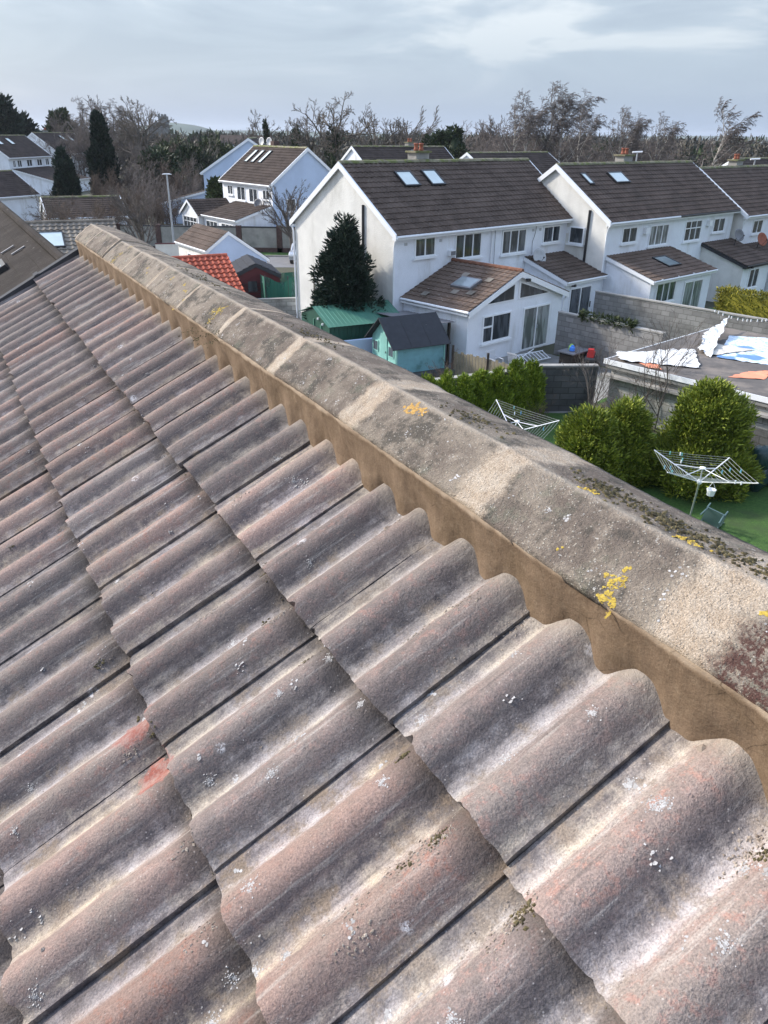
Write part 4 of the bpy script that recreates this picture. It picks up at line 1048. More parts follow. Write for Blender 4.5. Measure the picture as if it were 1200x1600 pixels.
# outbuildings ------------------------------------------------------
def quad_house(name, label, cat, pL, pR, W, ze, zr, ze2=None, wall='render_cream', tiles='tiles_dark', amp=.02, front_gable=True, barge='upvc', over=.15, az_in=None):
    """small gabled building: eave runs from pL to pR; W = width to the far eave"""
    az = math.degrees(math.atan2(pR[0] - pL[0], pR[1] - pL[1])); L = math.hypot(pR[0] - pL[0], pR[1] - pL[1])
    r_ = house_frame(name, pL[0], pL[1], az, label, cat)
    e2 = ze if ze2 is None else ze2; m_ = 1
    ry = W * .5 if ze2 is None else W * (zr - ze) / (2 * zr - ze - e2)
    zt = lambda y: (ze + (zr - ze) * y / ry if y < ry else e2 + (zr - e2) * (W - y) / (W - ry)) - .06
    a_ = over
    mb = MB(); mb.prism([(a_ * .6, a_, -.4), (a_ * .6, W - a_, -.4), (a_ * .6, W - a_, zt(W - a_)), (a_ * .6, ry, zt(ry)), (a_ * .6, a_, zt(a_))], (L - 1.2 * a_, 0, 0)); mb.build('wall', M[wall], r_)
    slope('roof', M[tiles], r_, (0, ry, zr), (1, 0, 0), (0, -ry, ze - zr), L, math.hypot(ry, zr - ze), amp=amp)
    slope('roof', M[tiles], r_, (0, ry, zr), (1, 0, 0), (0, W - ry, e2 - zr), L, math.hypot(W - ry, zr - e2), amp=amp)
    for xx in (-.03, L + .004):
        mb = MB(); mb.prism([(xx, 0, ze), (xx, ry, zr), (xx, ry, zr - .2), (xx, 0, ze - .2)], (.026, 0, 0)); mb.prism([(xx, W, e2), (xx, ry, zr), (xx, ry, zr - .2), (xx, W, e2 - .2)], (.026, 0, 0)); mb.build('bargeboard', M[barge], r_)
    mb = MB(); mb.tube([(0, -.03, ze - .05), (L, -.03, ze - .05)], .05, 8); mb.box(0, L, .01, a_, ze - .18, ze - .1); mb.build('gutter', M[barge], r_)
    return r_, L
# cream garage with a brown roof and pale blue gable
gk, Lk = quad_house('garage', 'cream garage with brown tiled roof and pale blue gable behind the red roof', 'garage', (-14.1, 52.8), (-11.1, 48.4), 4.2, 2.5, 3.55, 1.75, tiles='tiles_dark')
mb = MB(); mb.prism([(Lk - .07, .16, 1.9), (Lk - .07, 4.05, 1.4), (Lk - .07, 4.05, 1.75), (Lk - .07, 1.65, 3.42), (Lk - .07, .16, 2.42)], (.05, 0, 0)); mb.build('gable_panel', M['render_blue'], gk)
window(gk, (1.8, .15, 1.1), XF, NF, 1.4, .9, (1, 1))
# red roof
rr = house_frame('lean_to_shed', -11.55, 40.2, 62, 'lean-to outbuilding under bright red clay pantiles', 'outbuilding')
slope('roof', M['tiles_red'], rr, (-.3, 0, 3.15), (1, 0, 0), (0, -2.75, -1.55), 3.75, 3.15, col=.30, gauge=.34, lip=.07, amp=.075, per=10, period=.30)
mb = MB(); mb.prism([(0, -2.55, -.3), (0, 0, -.3), (0, 0, 3.05), (0, -2.55, 1.62)], (3.3, 0, 0)); mb.build('wall', M['render_cream'], rr)
mb = MB(); mb.tube([(-.3, 0, 3.19), (3.45, 0, 3.19)], .10, 8); mb.build('ridge_cap', M['tiles_red'], rr)
# maroon shed
ms, Lm = quad_house('garden_shed', 'maroon timber shed with a dark grey sheet roof beside the green netting', 'shed', (-9.6, 46.1), (-8.55, 42.7), 2.75, 1.95, 2.6, wall='brown_paint', tiles='felt', amp=.03, barge='felt', over=.06)
mb = MB(); mb.obox((Lm - .02, .9, 1.1), (.03, 0, 0), (0, .5, 0), (0, 0, .55)); mb.build('window', M['glass'], ms)
mb = MB(); mb.lathe([(.06, 0), (.09, .05), (.06, .12)], (Lm + .06, 1.75, 1.55), 8); mb.build('shed_lamp', M['upvc'], ms)
mb = MB()
for q in range(11): mb.box(.02, Lm + .012, -.008, 2.758, .15 * q, .15 * q + .012)
mb.build('board_joints', M['felt'], ms)
# green netting cage
def net_mat():
    mt, t, b = newmat('green_net'); g = NG(t); c = g.coord()
    b.inputs['Base Color'].default_value = (.012, .11, .075, 1); b.inputs['Roughness'].default_value = .8
    n = g.noise(g.map(c, (1, 1, .15)), 2.5, 4)
    g.link(g.step(n, .35, .65, .62, .95), b.inputs['Alpha']); return mt
M['net'] = net_mat()
nc = house_frame('trampoline_net', -6.55, 41.7, 72, 'dark green netting enclosure beside the maroon shed', 'net enclosure')
mb = MB(); ptn = []
for i in range(25):
    a = i / 24; ptn.append((a * 2.3, -.06 * math.sin(a * 18) - .5 * math.sin(a * math.pi)))
for (x, y), (x2, y2) in zip(ptn, ptn[1:]):
    z1, z2 = 2.0 + .14 * math.cos(x * 4.2), 2.0 + .14 * math.cos(x2 * 4.2); mb.add([(x, y, .1), (x2, y2, .1), (x2, y2, z2), (x, y, z1)], [(0, 1, 2, 3)])
for i in range(9):
    x, x2 = i * .2556, i * .2556 + .2556; y, y2 = 1.9 + .06 * math.sin(i), 1.9 + .06 * math.sin(i + 1); mb.add([(x, y, .1), (x2, y2, .1), (x2, y2, 2.0), (x, y, 2.0)], [(0, 1, 2, 3)])
mb.add([(0, 0, .1), (0, 1.9, .1), (0, 1.9, 2), (0, 0, 2.1)], [(0, 1, 2, 3)]); mb.add([(2.3, 0, .1), (2.3, 1.9, .1), (2.3, 1.9, 2), (2.3, 0, 2.1)], [(0, 1, 2, 3)])
mb.build('net', M['net'], nc)
for x, y in ((0, 0), (1.15, -.5), (2.3, 0), (2.3, 1.9), (0, 1.9)): mb = MB(); mb.tube([(x, y, 0), (x, y, 2.2)], .03, 6); mb.build('post', M['net'] if 0 else M['felt'], nc)

def wall_run(name, pts, zt_, th, mat, label, cat='wall', cop=None, zt2=None, group=None, step=0):
    """garden wall through ground points"""
    r_ = empty(name, (pts[0][0], pts[0][1], 0)); tag(r_, label, cat, group)
    o = Vector((pts[0][0], pts[0][1], 0)); mb = MB(); mc = MB(); n = len(pts) - 1
    for i, (a, b) in enumerate(zip(pts, pts[1:])):
        A_, B_ = Vector((a[0], a[1], 0)) - o, Vector((b[0], b[1], 0)) - o; d = B_ - A_; nn = Vector((-d.y, d.x, 0)).normalized() * th
        za = zt_ + ((zt2 if zt2 else zt_) - zt_) * i / n; zb = zt_ + ((zt2 if zt2 else zt_) - zt_) * (i + 1) / n
        if i: A_ = A_ + d.normalized() * .004
        mb.prism([A_ - Vector((0, 0, .3)), B_ - Vector((0, 0, .3)), B_ + Vector((0, 0, zb)), A_ + Vector((0, 0, za))], nn)
        if cop: mc.prism([A_ - nn * .15 + Vector((0, 0, za)), B_ - nn * .15 + Vector((0, 0, zb)), B_ - nn * .15 + Vector((0, 0, zb + .06)), A_ - nn * .15 + Vector((0, 0, za + .06))], nn * 1.3)
    mb.build('wall_body', M[mat], r_)
    if cop: mc.build('coping', M[cop], r_)
    return r_
wall_run('garden_wall', [(7.75, 34.7), (9.4, 32.8), (11.2, 30.7)], 1.9, .2, 'block', 'grey block wall with a mossy top running out from the kitchen lean-to', cop='concrete')
wall_run('garden_wall', [(10.7, 39.9), (13.6, 36.8), (16.7, 33.5), (22.5, 27.3)], 1.9, .2, 'block', 'long grey block wall between the second pair and the tarpaulin roof', cop='concrete')
wall_run('garden_wall', [(-.6, 23.55), (1.2, 24.4), (5.4, 26.35)], 1.62, .2, 'block_dark', 'dark block wall behind the row of small lime conifers', cop='concrete')
wall_run('garden_wall', [(5.45, 26.45), (7.6, 26.6)], 1.66, .2, 'block_dark', 'short dark rendered wall below the patio and garden table', cop='concrete')
wall_run('garden_wall', [(-8.0, 39.5), (-4.4, 40.4), (-3.9, 40.9)], 1.25, .2, 'block_light', 'pale block wall in front of the green netting', cop='concrete')
wall_run('garden_wall', [(-2.9, 30.9), (-.55, 32.05)], 1.25, .15, 'render_blue', 'white rendered wall in front of the green shed')
wall_run('garden_wall', [(-16.8, 57.4), (-12.5, 58.4)], 1.7, .2, 'render_cream', 'low cream wall with maroon coping by the lamp post', cop='brown_paint')
wall_run('garden_wall', [(5.0, 20.95), (6.3, 22.7)], .7, .12, 'block_dark', 'low dark wall at the lawn edge beside the golden conifers')
wall_run('board_fence', [(9.85, 22.7), (13.2, 18.7)], 1.35, .06, 'block_dark', 'dark slatted fence behind the large golden conifer', 'fence')
# timber fence behind the playhouse
tf = empty('timber_fence', (2.7, 30.9, 0)); tag(tf, 'weathered timber fence between playhouse and sunroom patio', 'fence')
mb = MB()
for q in range(24): mb.obox((q * .115, -q * .105, .0), (.10, -.092, 0), (.015, .017, 0), (0, 0, 1.05 + rng.uniform(-.05, .05)))
mb.build('boards', M['timber'], tf)
for q in range(3): mb = MB(); mb.obox((q * 1.3, -q * 1.19 - .08, 0), (.09, 0, 0), (0, .09, 0), (0, 0, 1.3)); mb.build('post', M['dark_timber'], tf)
# grey slab wall with brick piers, far side of the road
for q in range(8):
    pass
sw = empty('roadside_wall', (-26, 66.4, 0)); tag(sw, 'grey slab wall with dark brick piers along the far side of the road', 'wall')
mb = MB()
for q in range(7): mb.box(q * 3.35 + .45, q * 3.35 + 3.33, .08, .2, -.2, 1.95)
mb.build('wall_panel', M['concrete'], sw)
mb = MB(); mb.box(.45, 23.6, .05, .25, 1.952, 2.05); mb.build('coping', M['felt'], sw)
for q in range(8): mb = MB(); mb.box(q * 3.35, q * 3.35 + .44, 0, .36, -.2, 2.12); mb.build('pier', M['brick'], sw)
mb = MB(); mb.box(.45, 23.6, .0, .07, -.2, .4); mb.build('plinth', M['brick'], sw)

# tan-tiled building with a skylight, left
tb = house_frame('bungalow', -19.4, 40.4, 66, 'low building with tan ribbed roof tiles and a white skylight', 'bungalow')
slope('roof', M['tiles_tan'], tb, (0, 2.2, 4.5), (1, 0, 0), (0, -3.0, -1.65), 5.6, 5.4, amp=.05, lip=.05)
slope('roof', M['tiles_tan'], tb, (0, 2.2, 4.5), (1, 0, 0), (0, 3.0, -1.65), 5.6, 3.45, amp=0)
mb = MB(); mb.prism([(.1, -2.2, -.5), (.1, 5.0, -.5), (.1, 5.0, 2.8), (.1, 2.2, 4.4), (.1, -2.2, 1.95)], (5.4, 0, 0)); mb.build('wall', M['render_cream'], tb)
mb = MB(); mb.tube([(0, 2.2, 4.55), (5.6, 2.2, 4.55)], .09, 8); mb.build('ridge_cap', M['tiles_tan'], tb)
skylight(tb, 1.55, 2.8, .25, 1.4, .55, 3.29)

# ------------------------------------------------------------------ back gardens
# green metal shed
gs = house_frame('garden_shed', -2.4, 31.6, 63, 'green metal shed with a ribbed roof in front of the dark conifer', 'shed')
M['green_metal'] = simple('green_metal', (.06, .18, .13), .45, .08, 2); M['green_dark'] = simple('dark_green_metal', (.012, .062, .042), .5, .1, 2)
def ribbed(parent, mat, P0, al_, dn_, L, D, name='roof'):
    P0, al_, dn_ = Vector(P0), Vector(al_), Vector(dn_).normalized(); nn = al_.cross(dn_); nn = nn if nn.z > 0 else -nn
    V = []; Fc = []; xs = []; x = 0
    while x < L - .01: xs += [(x, 0), (x + .13, 0), (x + .145, .009), (x + .175, .009)]; x += .19
    for (x, h) in xs:
        for d_ in (0, D): V.append(tuple(P0 + al_ * min(x, L) + dn_ * d_ + nn * h))
    for i in range(len(xs) - 1): Fc.append((2 * i, 2 * i + 1, 2 * i + 3, 2 * i + 2))
    mb = MB(); mb.add(V, Fc); o = mb.build(name, mat, parent); sm = o.modifiers.new('s', 'SOLIDIFY'); sm.thickness = .01
    return o
mb = MB(); mb.prism([(.05, .08, 0), (.05, 3.3, 0), (.05, 3.3, 1.78), (.05, 1.7, 2.28), (.05, .08, 1.78)], (3.45, 0, 0)); mb.build('wall', M['green_dark'], gs)
mb = MB()
for q in range(18): mb.box(.1 + q * .19, .13 + q * .19, .055, .08, .05, 1.76)
mb.build('wall_ribs', M['green_dark'], gs)
ribbed(gs, M['green_metal'], (-.05, 1.7, 2.33), (1, 0, 0), (0, -1.75, -.53), 3.65, 1.85)
ribbed(gs, M['green_metal'], (-.05, 1.7, 2.33), (1, 0, 0), (0, 1.75, -.53), 3.65, 1.85)
mb = MB(); mb.box(-.0, .04, .9, 1.0, .1, 1.7); mb.box(-.0, .04, 1.7, 1.78, .1, 1.8); mb.build('door_frame', M['green_metal'], gs)
mb = MB(); mb.lathe([(.01, 0), (.05, .01), (.05, .08), (.01, .09)], (.0, .7, 1.72), 8); mb.lathe([(.01, 0), (.05, .01), (.05, .08), (.01, .09)], (.0, 1.2, 1.86), 8); mb.build('lights', M['upvc'], gs)
# grey lean-to store beside the sunroom
gl = house_frame('lean_to_store', .38, 34.39, 46.5, 'low grey sheet-roofed store against the sunroom side wall', 'store')
ribbed(gl, M['dish'], (-1.35, -.2, 2.05), (0, -1, 0), (1, 0, -.08), 3.0, 1.85)
mb = MB(); mb.box(-1.2, .3, -.9, -.3, 0, 1.9); mb.build('wall', M['render_blue'], gl)
for x, y in ((-1.2, -3.0), (.3, -3.0)): mb = MB(); mb.box(x, x + .1, y, y + .1, 0, 1.86); mb.build('post', M['dark_timber'], gl)
mb = MB(); mb.box(-1.15, -.1, -2.95, -2.9, .1, 1.5); mb.build('side_panel', M['dark_timber'], gl)
# teal playhouse
M['teal'] = simple('teal_boards', (.17, .37, .41), .75, .12, 3, dirt=(.09, .22, .22), dscale=1.5); M['teal_light'] = simple('mint_boards', (.22, .47, .42), .75, .1, 3)
ph_ = house_frame('playhouse', .39, 29.85, 61, 'teal wooden playhouse with black felt roof and small square windows', 'playhouse')
PL, PW, PE, PR = 2.3, 2.0, 1.2, 2.05
mb = MB()
nb_ = 11
for q in range(nb_):
    z0 = .0 + PE * q / nb_; z1 = PE * (q + 1) / nb_
    mb.prism([(0, -.020, z0), (0, .0, z0), (0, 0, z1), (0, -.004, z1)], (PL, 0, 0))
    mb.prism([(0, PW + .02, z0), (0, PW, z0), (0, PW, z1), (0, PW + .004, z1)], (PL, 0, 0))
mb.box(.0, PL, .001, .03, 0, PE); mb.box(0, PL, PW - .03, PW - .001, 0, PE); mb.build('side_wall', M['teal'], ph_)
for xx, sg in ((0, -1), (PL, 1)):
    mb = MB()
    for q in range(18):
        z0 = (PR - .02) * q / 18; z1 = (PR - .02) * (q + 1) / 18
        def hwid(z): return PW / 2 if z < PE else PW / 2 * (PR - z) / (PR - PE)
        a, b = hwid(z0), hwid(z1); mb.prism([(xx, PW / 2 - a, z0), (xx, PW / 2 + a, z0), (xx, PW / 2 + b, z1), (xx, PW / 2 - b, z1)], (sg * (.012 + .008 * (q % 2)), 0, 0))
    mb.build('gable_wall', M['teal_light'], ph_)
mb = MB(); mb.box(-.05, -.022, .68, 1.22, .05, 1.45)
for q in range(6): mb.box(-.056, -.05, .68 + q * .09, .69 + q * .09, .05, 1.45)
dr = mb.build('door', M['teal_light'], ph_); mb = MB(); mb.box(-.075, -.05, .74, .77, .7, .78); mb.build('handle', M['black_plastic'], dr)
for ya in (.12, 1.42):
    mb = MB(); mb.box(-.05, -.022, ya, ya + .46, .62, 1.08); wn = mb.build('window', M['teal_light'], ph_)
    mb = MB(); mb.box(-.056, -.051, ya + .05, ya + .22, .67, 1.03); mb.box(-.056, -.051, ya + .24, ya + .41, .67, 1.03); mb.build('pane', M['glass'], wn)
for xx in (.0, PL - .06):
    mb = MB(); mb.box(xx, xx + .06, -.045, -.021, 0, PE - .02); mb.build('corner_post', M['teal_light'], ph_)
mb = MB(); sdir = Vector((0, -1.22, -(PR - PE) * 1.22)).normalized()
for sg in (1, -1):
    top = Vector((-.28, PW / 2, PR + .03)); dn_ = Vector((0, -sg * 1.22, -(PR - PE) * 1.22)); nn_ = Vector((0, -sg * (PR - PE), 1)).normalized() * .03
    mb.obox(top, (PL + .42, 0, 0), dn_, nn_)
mb.build('roof', M['felt'], ph_)
mb = MB()
for x in (-.28, .62, 1.52, 2.42): mb.obox(Vector((x, PW / 2, PR + .065)), (.02, 0, 0), (0, -1.24, -(PR - PE) * 1.22), (0, 0, .008))
mb.build('felt_seam', M['black_plastic'], ph_)
mb = MB(); mb.box(-.4, PL + .3, -.4, PW + .3, -.35, -.01); mb.build('base', M['block_dark'], ph_); ph_.location.z = .32

# flat-roofed garage with tarpaulins
e48 = Vector((math.sin(math.radians(48)), math.cos(math.radians(48)), 0)); o138 = Vector((math.sin(math.radians(138)), math.cos(math.radians(138)), 0))
fg = empty('flat_roofed_garage', (7.66, 26.4, 0)); tag(fg, 'low flat-roofed block garage covered with loose sheets', 'garage')
GL, GD = 8.3, 12.0
def gq(a, b, z): p = e48 * a + o138 * b; return Vector((p.x, p.y, z))
mb = MB(); mb.prism([gq(.25, .25, -.3), gq(GL, .25, -.3), gq(GL, GD, -.3), gq(.25, GD, -.3)], (0, 0, 2.0)); mb.build('wall', M['block_light'], fg)
mb = MB(); mb.prism([gq(0.1, 0.1, 1.701), gq(GL, 0.1, 1.701), gq(GL, GD, 1.701), gq(0.1, GD, 1.701)], (0, 0, .27)); mb.build('roof_slab', M['paving'], fg)
mb = MB(); mb.obox(gq(.06, .0, 1.84), e48 * .035, o138 * GD, (0, 0, .17)); mb.obox(gq(.1, .04, 1.84), e48 * GL, o138 * .03, (0, 0, .17)); mb.build('fascia', M['upvc'], fg)
mb = MB(); mb.obox(gq(-.06, .0, 1.42), e48 * .30, o138 * GD, (0, 0, .08)); mb.build('ledge', M['concrete'], fg)
M['roof_stain'] = simple('bitumen_roof', (.105, .095, .088), .9, .2, .8, .004, 30, dirt=(.20, .17, .145), dscale=.5, dth=(.45, .62))
mb = MB(); mb.prism([gq(.11, .11, 1.975), gq(GL - .02, .11, 1.975), gq(GL - .02, GD, 1.975), gq(.11, GD, 1.975)], (0, 0, .03)); mb.build('roof_covering', M['roof_stain'], fg)
def sheet(name, label, cat, corners, z, mat, rough, n=26, seed=1, lift=None):
    """a crumpled sheet lying on the roof; corners in garage coordinates, counter-clockwise"""
    V = []; Fc = []; o = Vector((7.66, 26.4, 0))
    c = [Vector((a, b, h)) for a, b, h in corners]
    for i in range(n + 1):
        for j in range(n + 1):
            u_, v_ = i / n, j / n
            p = c[0] * (1 - u_) * (1 - v_) + c[1] * u_ * (1 - v_) + c[2] * u_ * v_ + c[3] * (1 - u_) * v_
            q = Vector((p.x * 2.2, p.y * 2.2, seed)); w_ = abs(mn.noise(q)) * rough + abs(mn.noise(q * 2.7)) * rough * .5
            ed = .12 * mn.noise(Vector((u_ * 9, v_ * 9, seed + 5))) * (1 if i in (0, n) or j in (0, n) else 0)
            P = gq(p.x + ed, p.y + ed, z + p.z + w_); V.append(tuple(P + o))
    for i in range(n):
        for j in range(n): Fc.append((i * (n + 1) + j, (i + 1) * (n + 1) + j, (i + 1) * (n + 1) + j + 1, i * (n + 1) + j + 1))
    mb = MB(); mb.add(V, Fc); ob = mb.build(name, mat, None, True); tag(ob, label, cat); return ob
def inv(u, v, z=2.0):
    p = at(u, v, z) - Vector((7.66, 26.4, z)); return (p.dot(e48), p.dot(o138), 0)
M['tarp_white'] = simple('white_tarpaulin', (.72, .72, .71), .6, .08, 2); M['tarp_tan'] = simple('cream_sheet', (.55, .52, .46), .8, .1, 2)
M['orange'] = simple('peach_sheet', (.80, .30, .17), .7, .1, 2)
def checks():
    mt, t, b = newmat('blue_mosaic_sheet'); g = NG(t); c = g.coord()
    v = g.n('ShaderNodeTexVoronoi'); v.inputs['Scale'].default_value = 8; v.inputs['Randomness'].default_value = .8; v.distance = 'CHEBYCHEV'
    g.link(c, v.inputs['Vector']); sc_ = g.n('ShaderNodeSeparateColor'); g.link(v.outputs['Color'], sc_.inputs[0])
    o = g.mix(g.step(sc_.outputs[0], .35, .5), (.36, .52, .70), (.66, .76, .83)); o = g.mix(g.step(g.voro(c, 8, feat='DISTANCE_TO_EDGE'), .03, .06), (.75, .8, .84), o)
    o = g.mix(g.step(g.noise(c, .5, 2), .56, .60), o, (.12, .25, .48))
    g.link(o, b.inputs['Base Color']); b.inputs['Roughness'].default_value = .5; return mt
M['mosaic'] = checks()
sheet('plastic_sheet', 'blue and white patterned plastic sheet on the flat roof', 'sheet', [inv(1140, 525), inv(1205, 530), inv(1230, 575), inv(1120, 560)], 2.012, M['mosaic'], .05, 30, 3)
sheet('plastic_sheet', 'torn grey strip of sheet lying along the flat roof', 'sheet', [inv(962, 553), inv(1085, 547), inv(1092, 577), inv(968, 566)], 2.03, M['tarp_white'], .10, 24, 7)
sheet('tarpaulin', 'large white tarpaulin peeled up on the flat roof', 'tarpaulin', [inv(1091, 551), inv(1110, 560), (inv(1135, 514)[0], inv(1135, 514)[1], .42), (inv(1098, 532)[0], inv(1098, 532)[1], .22)], 2.02, M['tarp_white'], .16, 26, 11)
sheet('canvas_sheet', 'cream canvas piece lying flat beside the white tarpaulin', 'sheet', [inv(1102, 559), inv(1150, 552), inv(1180, 549), inv(1110, 537)], 2.035, M['tarp_tan'], .05, 20, 13)
sheet('peach_sheet', 'peach coloured sheet curling at the near edge of the flat roof', 'sheet', [inv(995, 566), inv(1028, 570), inv(1034, 579), inv(1012, 576)], 2.02, M['orange'], .06, 16, 17)
sheet('peach_sheet', 'large peach coloured puddle-shaped sheet at the right of the flat roof', 'sheet', [inv(1138, 590), inv(1165, 582), inv(1206, 580), inv(1195, 594)], 2.014, M['orange'], .03, 16, 19)

# patio table with toys and a small grill
pt = house_frame('patio_table', 7.95, 31.9, 48, 'dark weathered garden table at the block wall with toys on it', 'table')
mb = MB(); mb.box(-.1, 1.2, -.1, .75, .70, .75); mb.build('tabletop', M['dish'], pt)
mb = MB()
for x in (.0, 1.04):
    for y in (0, .6): mb.box(x, x + .07, y, y + .07, 0, .70)
mb.build('frame', M['dark_timber'], pt)
mb = MB(); mb.box(.02, 1.05, .02, .6, .25, .62); mb.build('storage_box', M['dark_timber'], pt)
for (x, y, c_, nm, lb) in ((.35, .3, (.06, .25, .8), 'toy', 'small blue toy on the garden table'), (.5, .45, (.35, .6, .12), 'toy', 'small lime green toy on the garden table')):
    mt_ = simple('toy_%s' % lb.split()[1], c_, .4, .05); mb = MB()
    mb.lathe([(.09, .75), (.13, .78), (.12, .9), (.07, .95), (.06, 1.0)], (0, 0, 0), 10); ob = mb.build(nm, mt_); tag(ob, lb, 'toy')
    p = pt.matrix_basis @ Vector((x, y, 0)); rz = math.radians(42); ob.location = (7.95 + x * math.cos(rz) - y * math.sin(rz), 31.9 + x * math.sin(rz) + y * math.cos(rz), 0)
gr = house_frame('red_tricycle', 8.75, 32.0, 20, 'small red and black toy tractor beside the garden table', 'ride-on toy')
M['red'] = simple('red_plastic', (.45, .03, .03), .4, .05)
mb = MB(); mb.box(-.3, .3, -.14, .14, .55, .8); mb.box(-.3, -.05, -.12, .12, .8, .98); mb.build('body', M['red'], gr)
for x in (-.25, .25):
    mb = MB(); mb.tube([(x, -.22, .5), (x, .22, .5)], .15, 10); mb.build('wheel', M['black_plastic'], gr)
mb = MB(); mb.tube([(.0, 0, .8), (.05, 0, 1.05)], .02, 6); mb.tube([(.05, -.12, 1.05), (.05, .12, 1.05)], .02, 6); mb.build('steering_bar', M['black_plastic'], gr)
st = MB(); st.box(-.38, .38, -.25, .25, .30, .36); st.box(-.34, -.28, -.2, .2, 0, .30); st.box(.28, .34, -.2, .2, 0, .30); ob = st.build('garden_stool', M['dark_timber']); ob.location = (8.75, 32.0, 0); tag(ob, 'low dark stand under the red toy tractor', 'stool')
# white airer folded on the patio, small chairs
ai = house_frame('folding_airer', 5.9, 32.5, 55, 'white folding airer lying collapsed on the patio outside the french doors', 'clothes airer')
for q in range(9): mb = MB(); mb.tube([(q * .22, 0, .12 + .02 * (q % 2)), (q * .22 + .25, .75, .25)], .018, 5); mb.build('rail', M['upvc'], ai)
mb = MB(); mb.tube([(0, 0, .12), (1.8, 0, .14)], .025, 6); mb.tube([(.25, .75, .25), (2.05, .75, .26)], .025, 6); mb.tube([(-.4, .2, .1), (1.2, .5, .5)], .02, 6); mb.build('frame', M['upvc'], ai)
def plastic_chair(x, y, rz, mat, label):
    r_ = empty('garden_chair', (x, y, 0), rz); tag(r_, label, 'chair')
    mb = MB(); mb.box(-.24, .24, -.22, .24, .42, .45); mb.build('seat', mat, r_)
    mb = MB()
    for q in range(7): mb.obox((-.22 + q * .068, .24, .45), (.04, 0, 0), (0, .02, 0), (0, .12, .42))
    mb.obox((-.24, .36, .85), (.48, 0, 0), (0, .025, 0), (0, .01, .06)); mb.build('backrest', mat, r_)
    for x_ in (-.21, .21):
        for y_ in (-.2, .22): mb = MB(); mb.tube([(x_, y_, .43), (x_ * 1.15, y_ * 1.2, 0)], .022, 6); mb.build('leg', mat, r_)
        mb = MB(); mb.tube([(x_ * 1.1, -.2, .43), (x_ * 1.1, -.2, .64), (x_ * 1.1, .3, .66)], .02, 6); mb.build('armrest', mat, r_)
    return r_
M['chair_clear'] = simple('white_wire', (.55, .57, .6), .4, .05); M['chair_teal'] = simple('grey_green_plastic', (.10, .16, .16), .4, .08)
plastic_chair(4.6, 31.3, .6, M['chair_clear'], 'pale metal chair under the sunroom window, nearer the playhouse')
plastic_chair(5.5, 31.5, 2.4, M['chair_clear'], 'pale metal chair beside the folded airer')
pc = plastic_chair(8.42, 17.2, -1.9, M['chair_teal'], 'grey-green plastic chair tipped over on the lawn under the rotary dryer')
pc.rotation_euler = (math.radians(-78), math.radians(12), math.radians(-38)); pc.location = (8.15, 17.0, .26)

def rotary(name_label, base, hub, tips, top, rings, pegs, mat_line, extra=None):
    r_ = empty('rotary_dryer', base); tag(r_, name_label, 'clothes dryer'); o = Vector(base)
    hub, top = Vector(hub) - o, Vector(top) - o; tips = [Vector(t) - o for t in tips]
    mb = MB(); mb.tube([(0, 0, 0), hub], .024, 8); mb.tube([hub, top], .019, 8); mb.build('pole', M['grey_metal'], r_)
    mb = MB(); mb.lathe([(.05, -.05), (.07, 0), (.05, .06)], hub, 10); mb.build('hub', M['upvc'], r_); mb = MB(); mb.lathe([(.03, -.03), (.075, 0), (.075, .03), (.02, .05)], top, 10); mb.build('top_cap', M['upvc'], r_)
    for t in tips:
        mb = MB(); mb.tube([hub, t], .014, 6); mb.build('arm', M['upvc'], r_)
        mb = MB(); mb.tube([top, hub + (t - hub) * .55], .010, 6); mb.build('strut', M['upvc'], r_)
    mb = MB(); n = len(tips)
    for q in range(rings):
        f = .32 + .68 * q / (rings - 1)
        for i in range(n):
            a, b = hub + (tips[i] - hub) * f, hub + (tips[(i + 1) % n] - hub) * f; mid_ = (a + b) / 2 - Vector((0, 0, .02))
            mb.tube([a, mid_, b], .0035, 4, False)
    mb.build('washing_line', mat_line, r_)
    pegm = [simple('peg_blue', (.12, .38, .5), .5), simple('peg_teal', (.15, .45, .42), .5), M['upvc']]
    for q in range(pegs):
        i = rng.randrange(n); f = rng.uniform(.6, 1.0); a, b = hub + (tips[i] - hub) * f, hub + (tips[(i + 1) % n] - hub) * f
        p = a + (b - a) * rng.uniform(.03, .5)
        mb = MB(); mb.obox(p - Vector((.012, .012, .07)), (.024, 0, 0), (0, .024, 0), (0, 0, .085)); mb.build('peg', pegm[q % 3], r_)
    return r_
def tp(u, v, z): p = at(u, v, z); return (p.x, p.y, p.z)
M['line_grey'] = simple('line_cord', (.40, .42, .40), .6, .05)
d2_ = rotary('rotary clothes dryer with pegs and peg basket in front of the large golden conifer', tp(1076, 815, 0), tp(1093, 753, 1.38), [tp(1022, 703, 1.98), tp(1140, 715, 1.98), tp(1185, 755, 1.98), tp(1043, 738, 1.98)], tp(1098, 732, 1.72), 9, 14, M['line_grey'])
hp = tp(1093, 753, 1.38)
rotary('rotary clothes dryer leaning over the ridge beside the lime hedge', (hp[0] * .0 + 3.7, 20.6, 0), tp(800.5, 676, 1.35), [tp(775.5, 624.5, 1.95), tp(874, 657, 1.95), tp(848, 686, 1.95), tp(752.7, 657, 1.95)], tp(808, 659, 1.62), 9, 10, M['line_grey'])
pb = empty('peg_basket', tp(1111, 768, 1.3)); tag(pb, 'small white basket hanging from the rotary dryer', 'basket')
mb = MB(); mb.lathe([(.0, -.10), (.085, -.10), (.10, .0), (.115, .06), (.10, .06), (.08, -.07)], (0, 0, 0), 12); mb.build('tub', M['upvc'], pb)
mb = MB(); mb.tube([(-.1, 0, .05), (-.02, 0, .22), (0, 0, .25)], .006, 4); mb.tube([(.1, 0, .05), (.02, 0, .22), (0, 0, .25)], .006, 4); mb.build('handle', M['upvc'], pb)
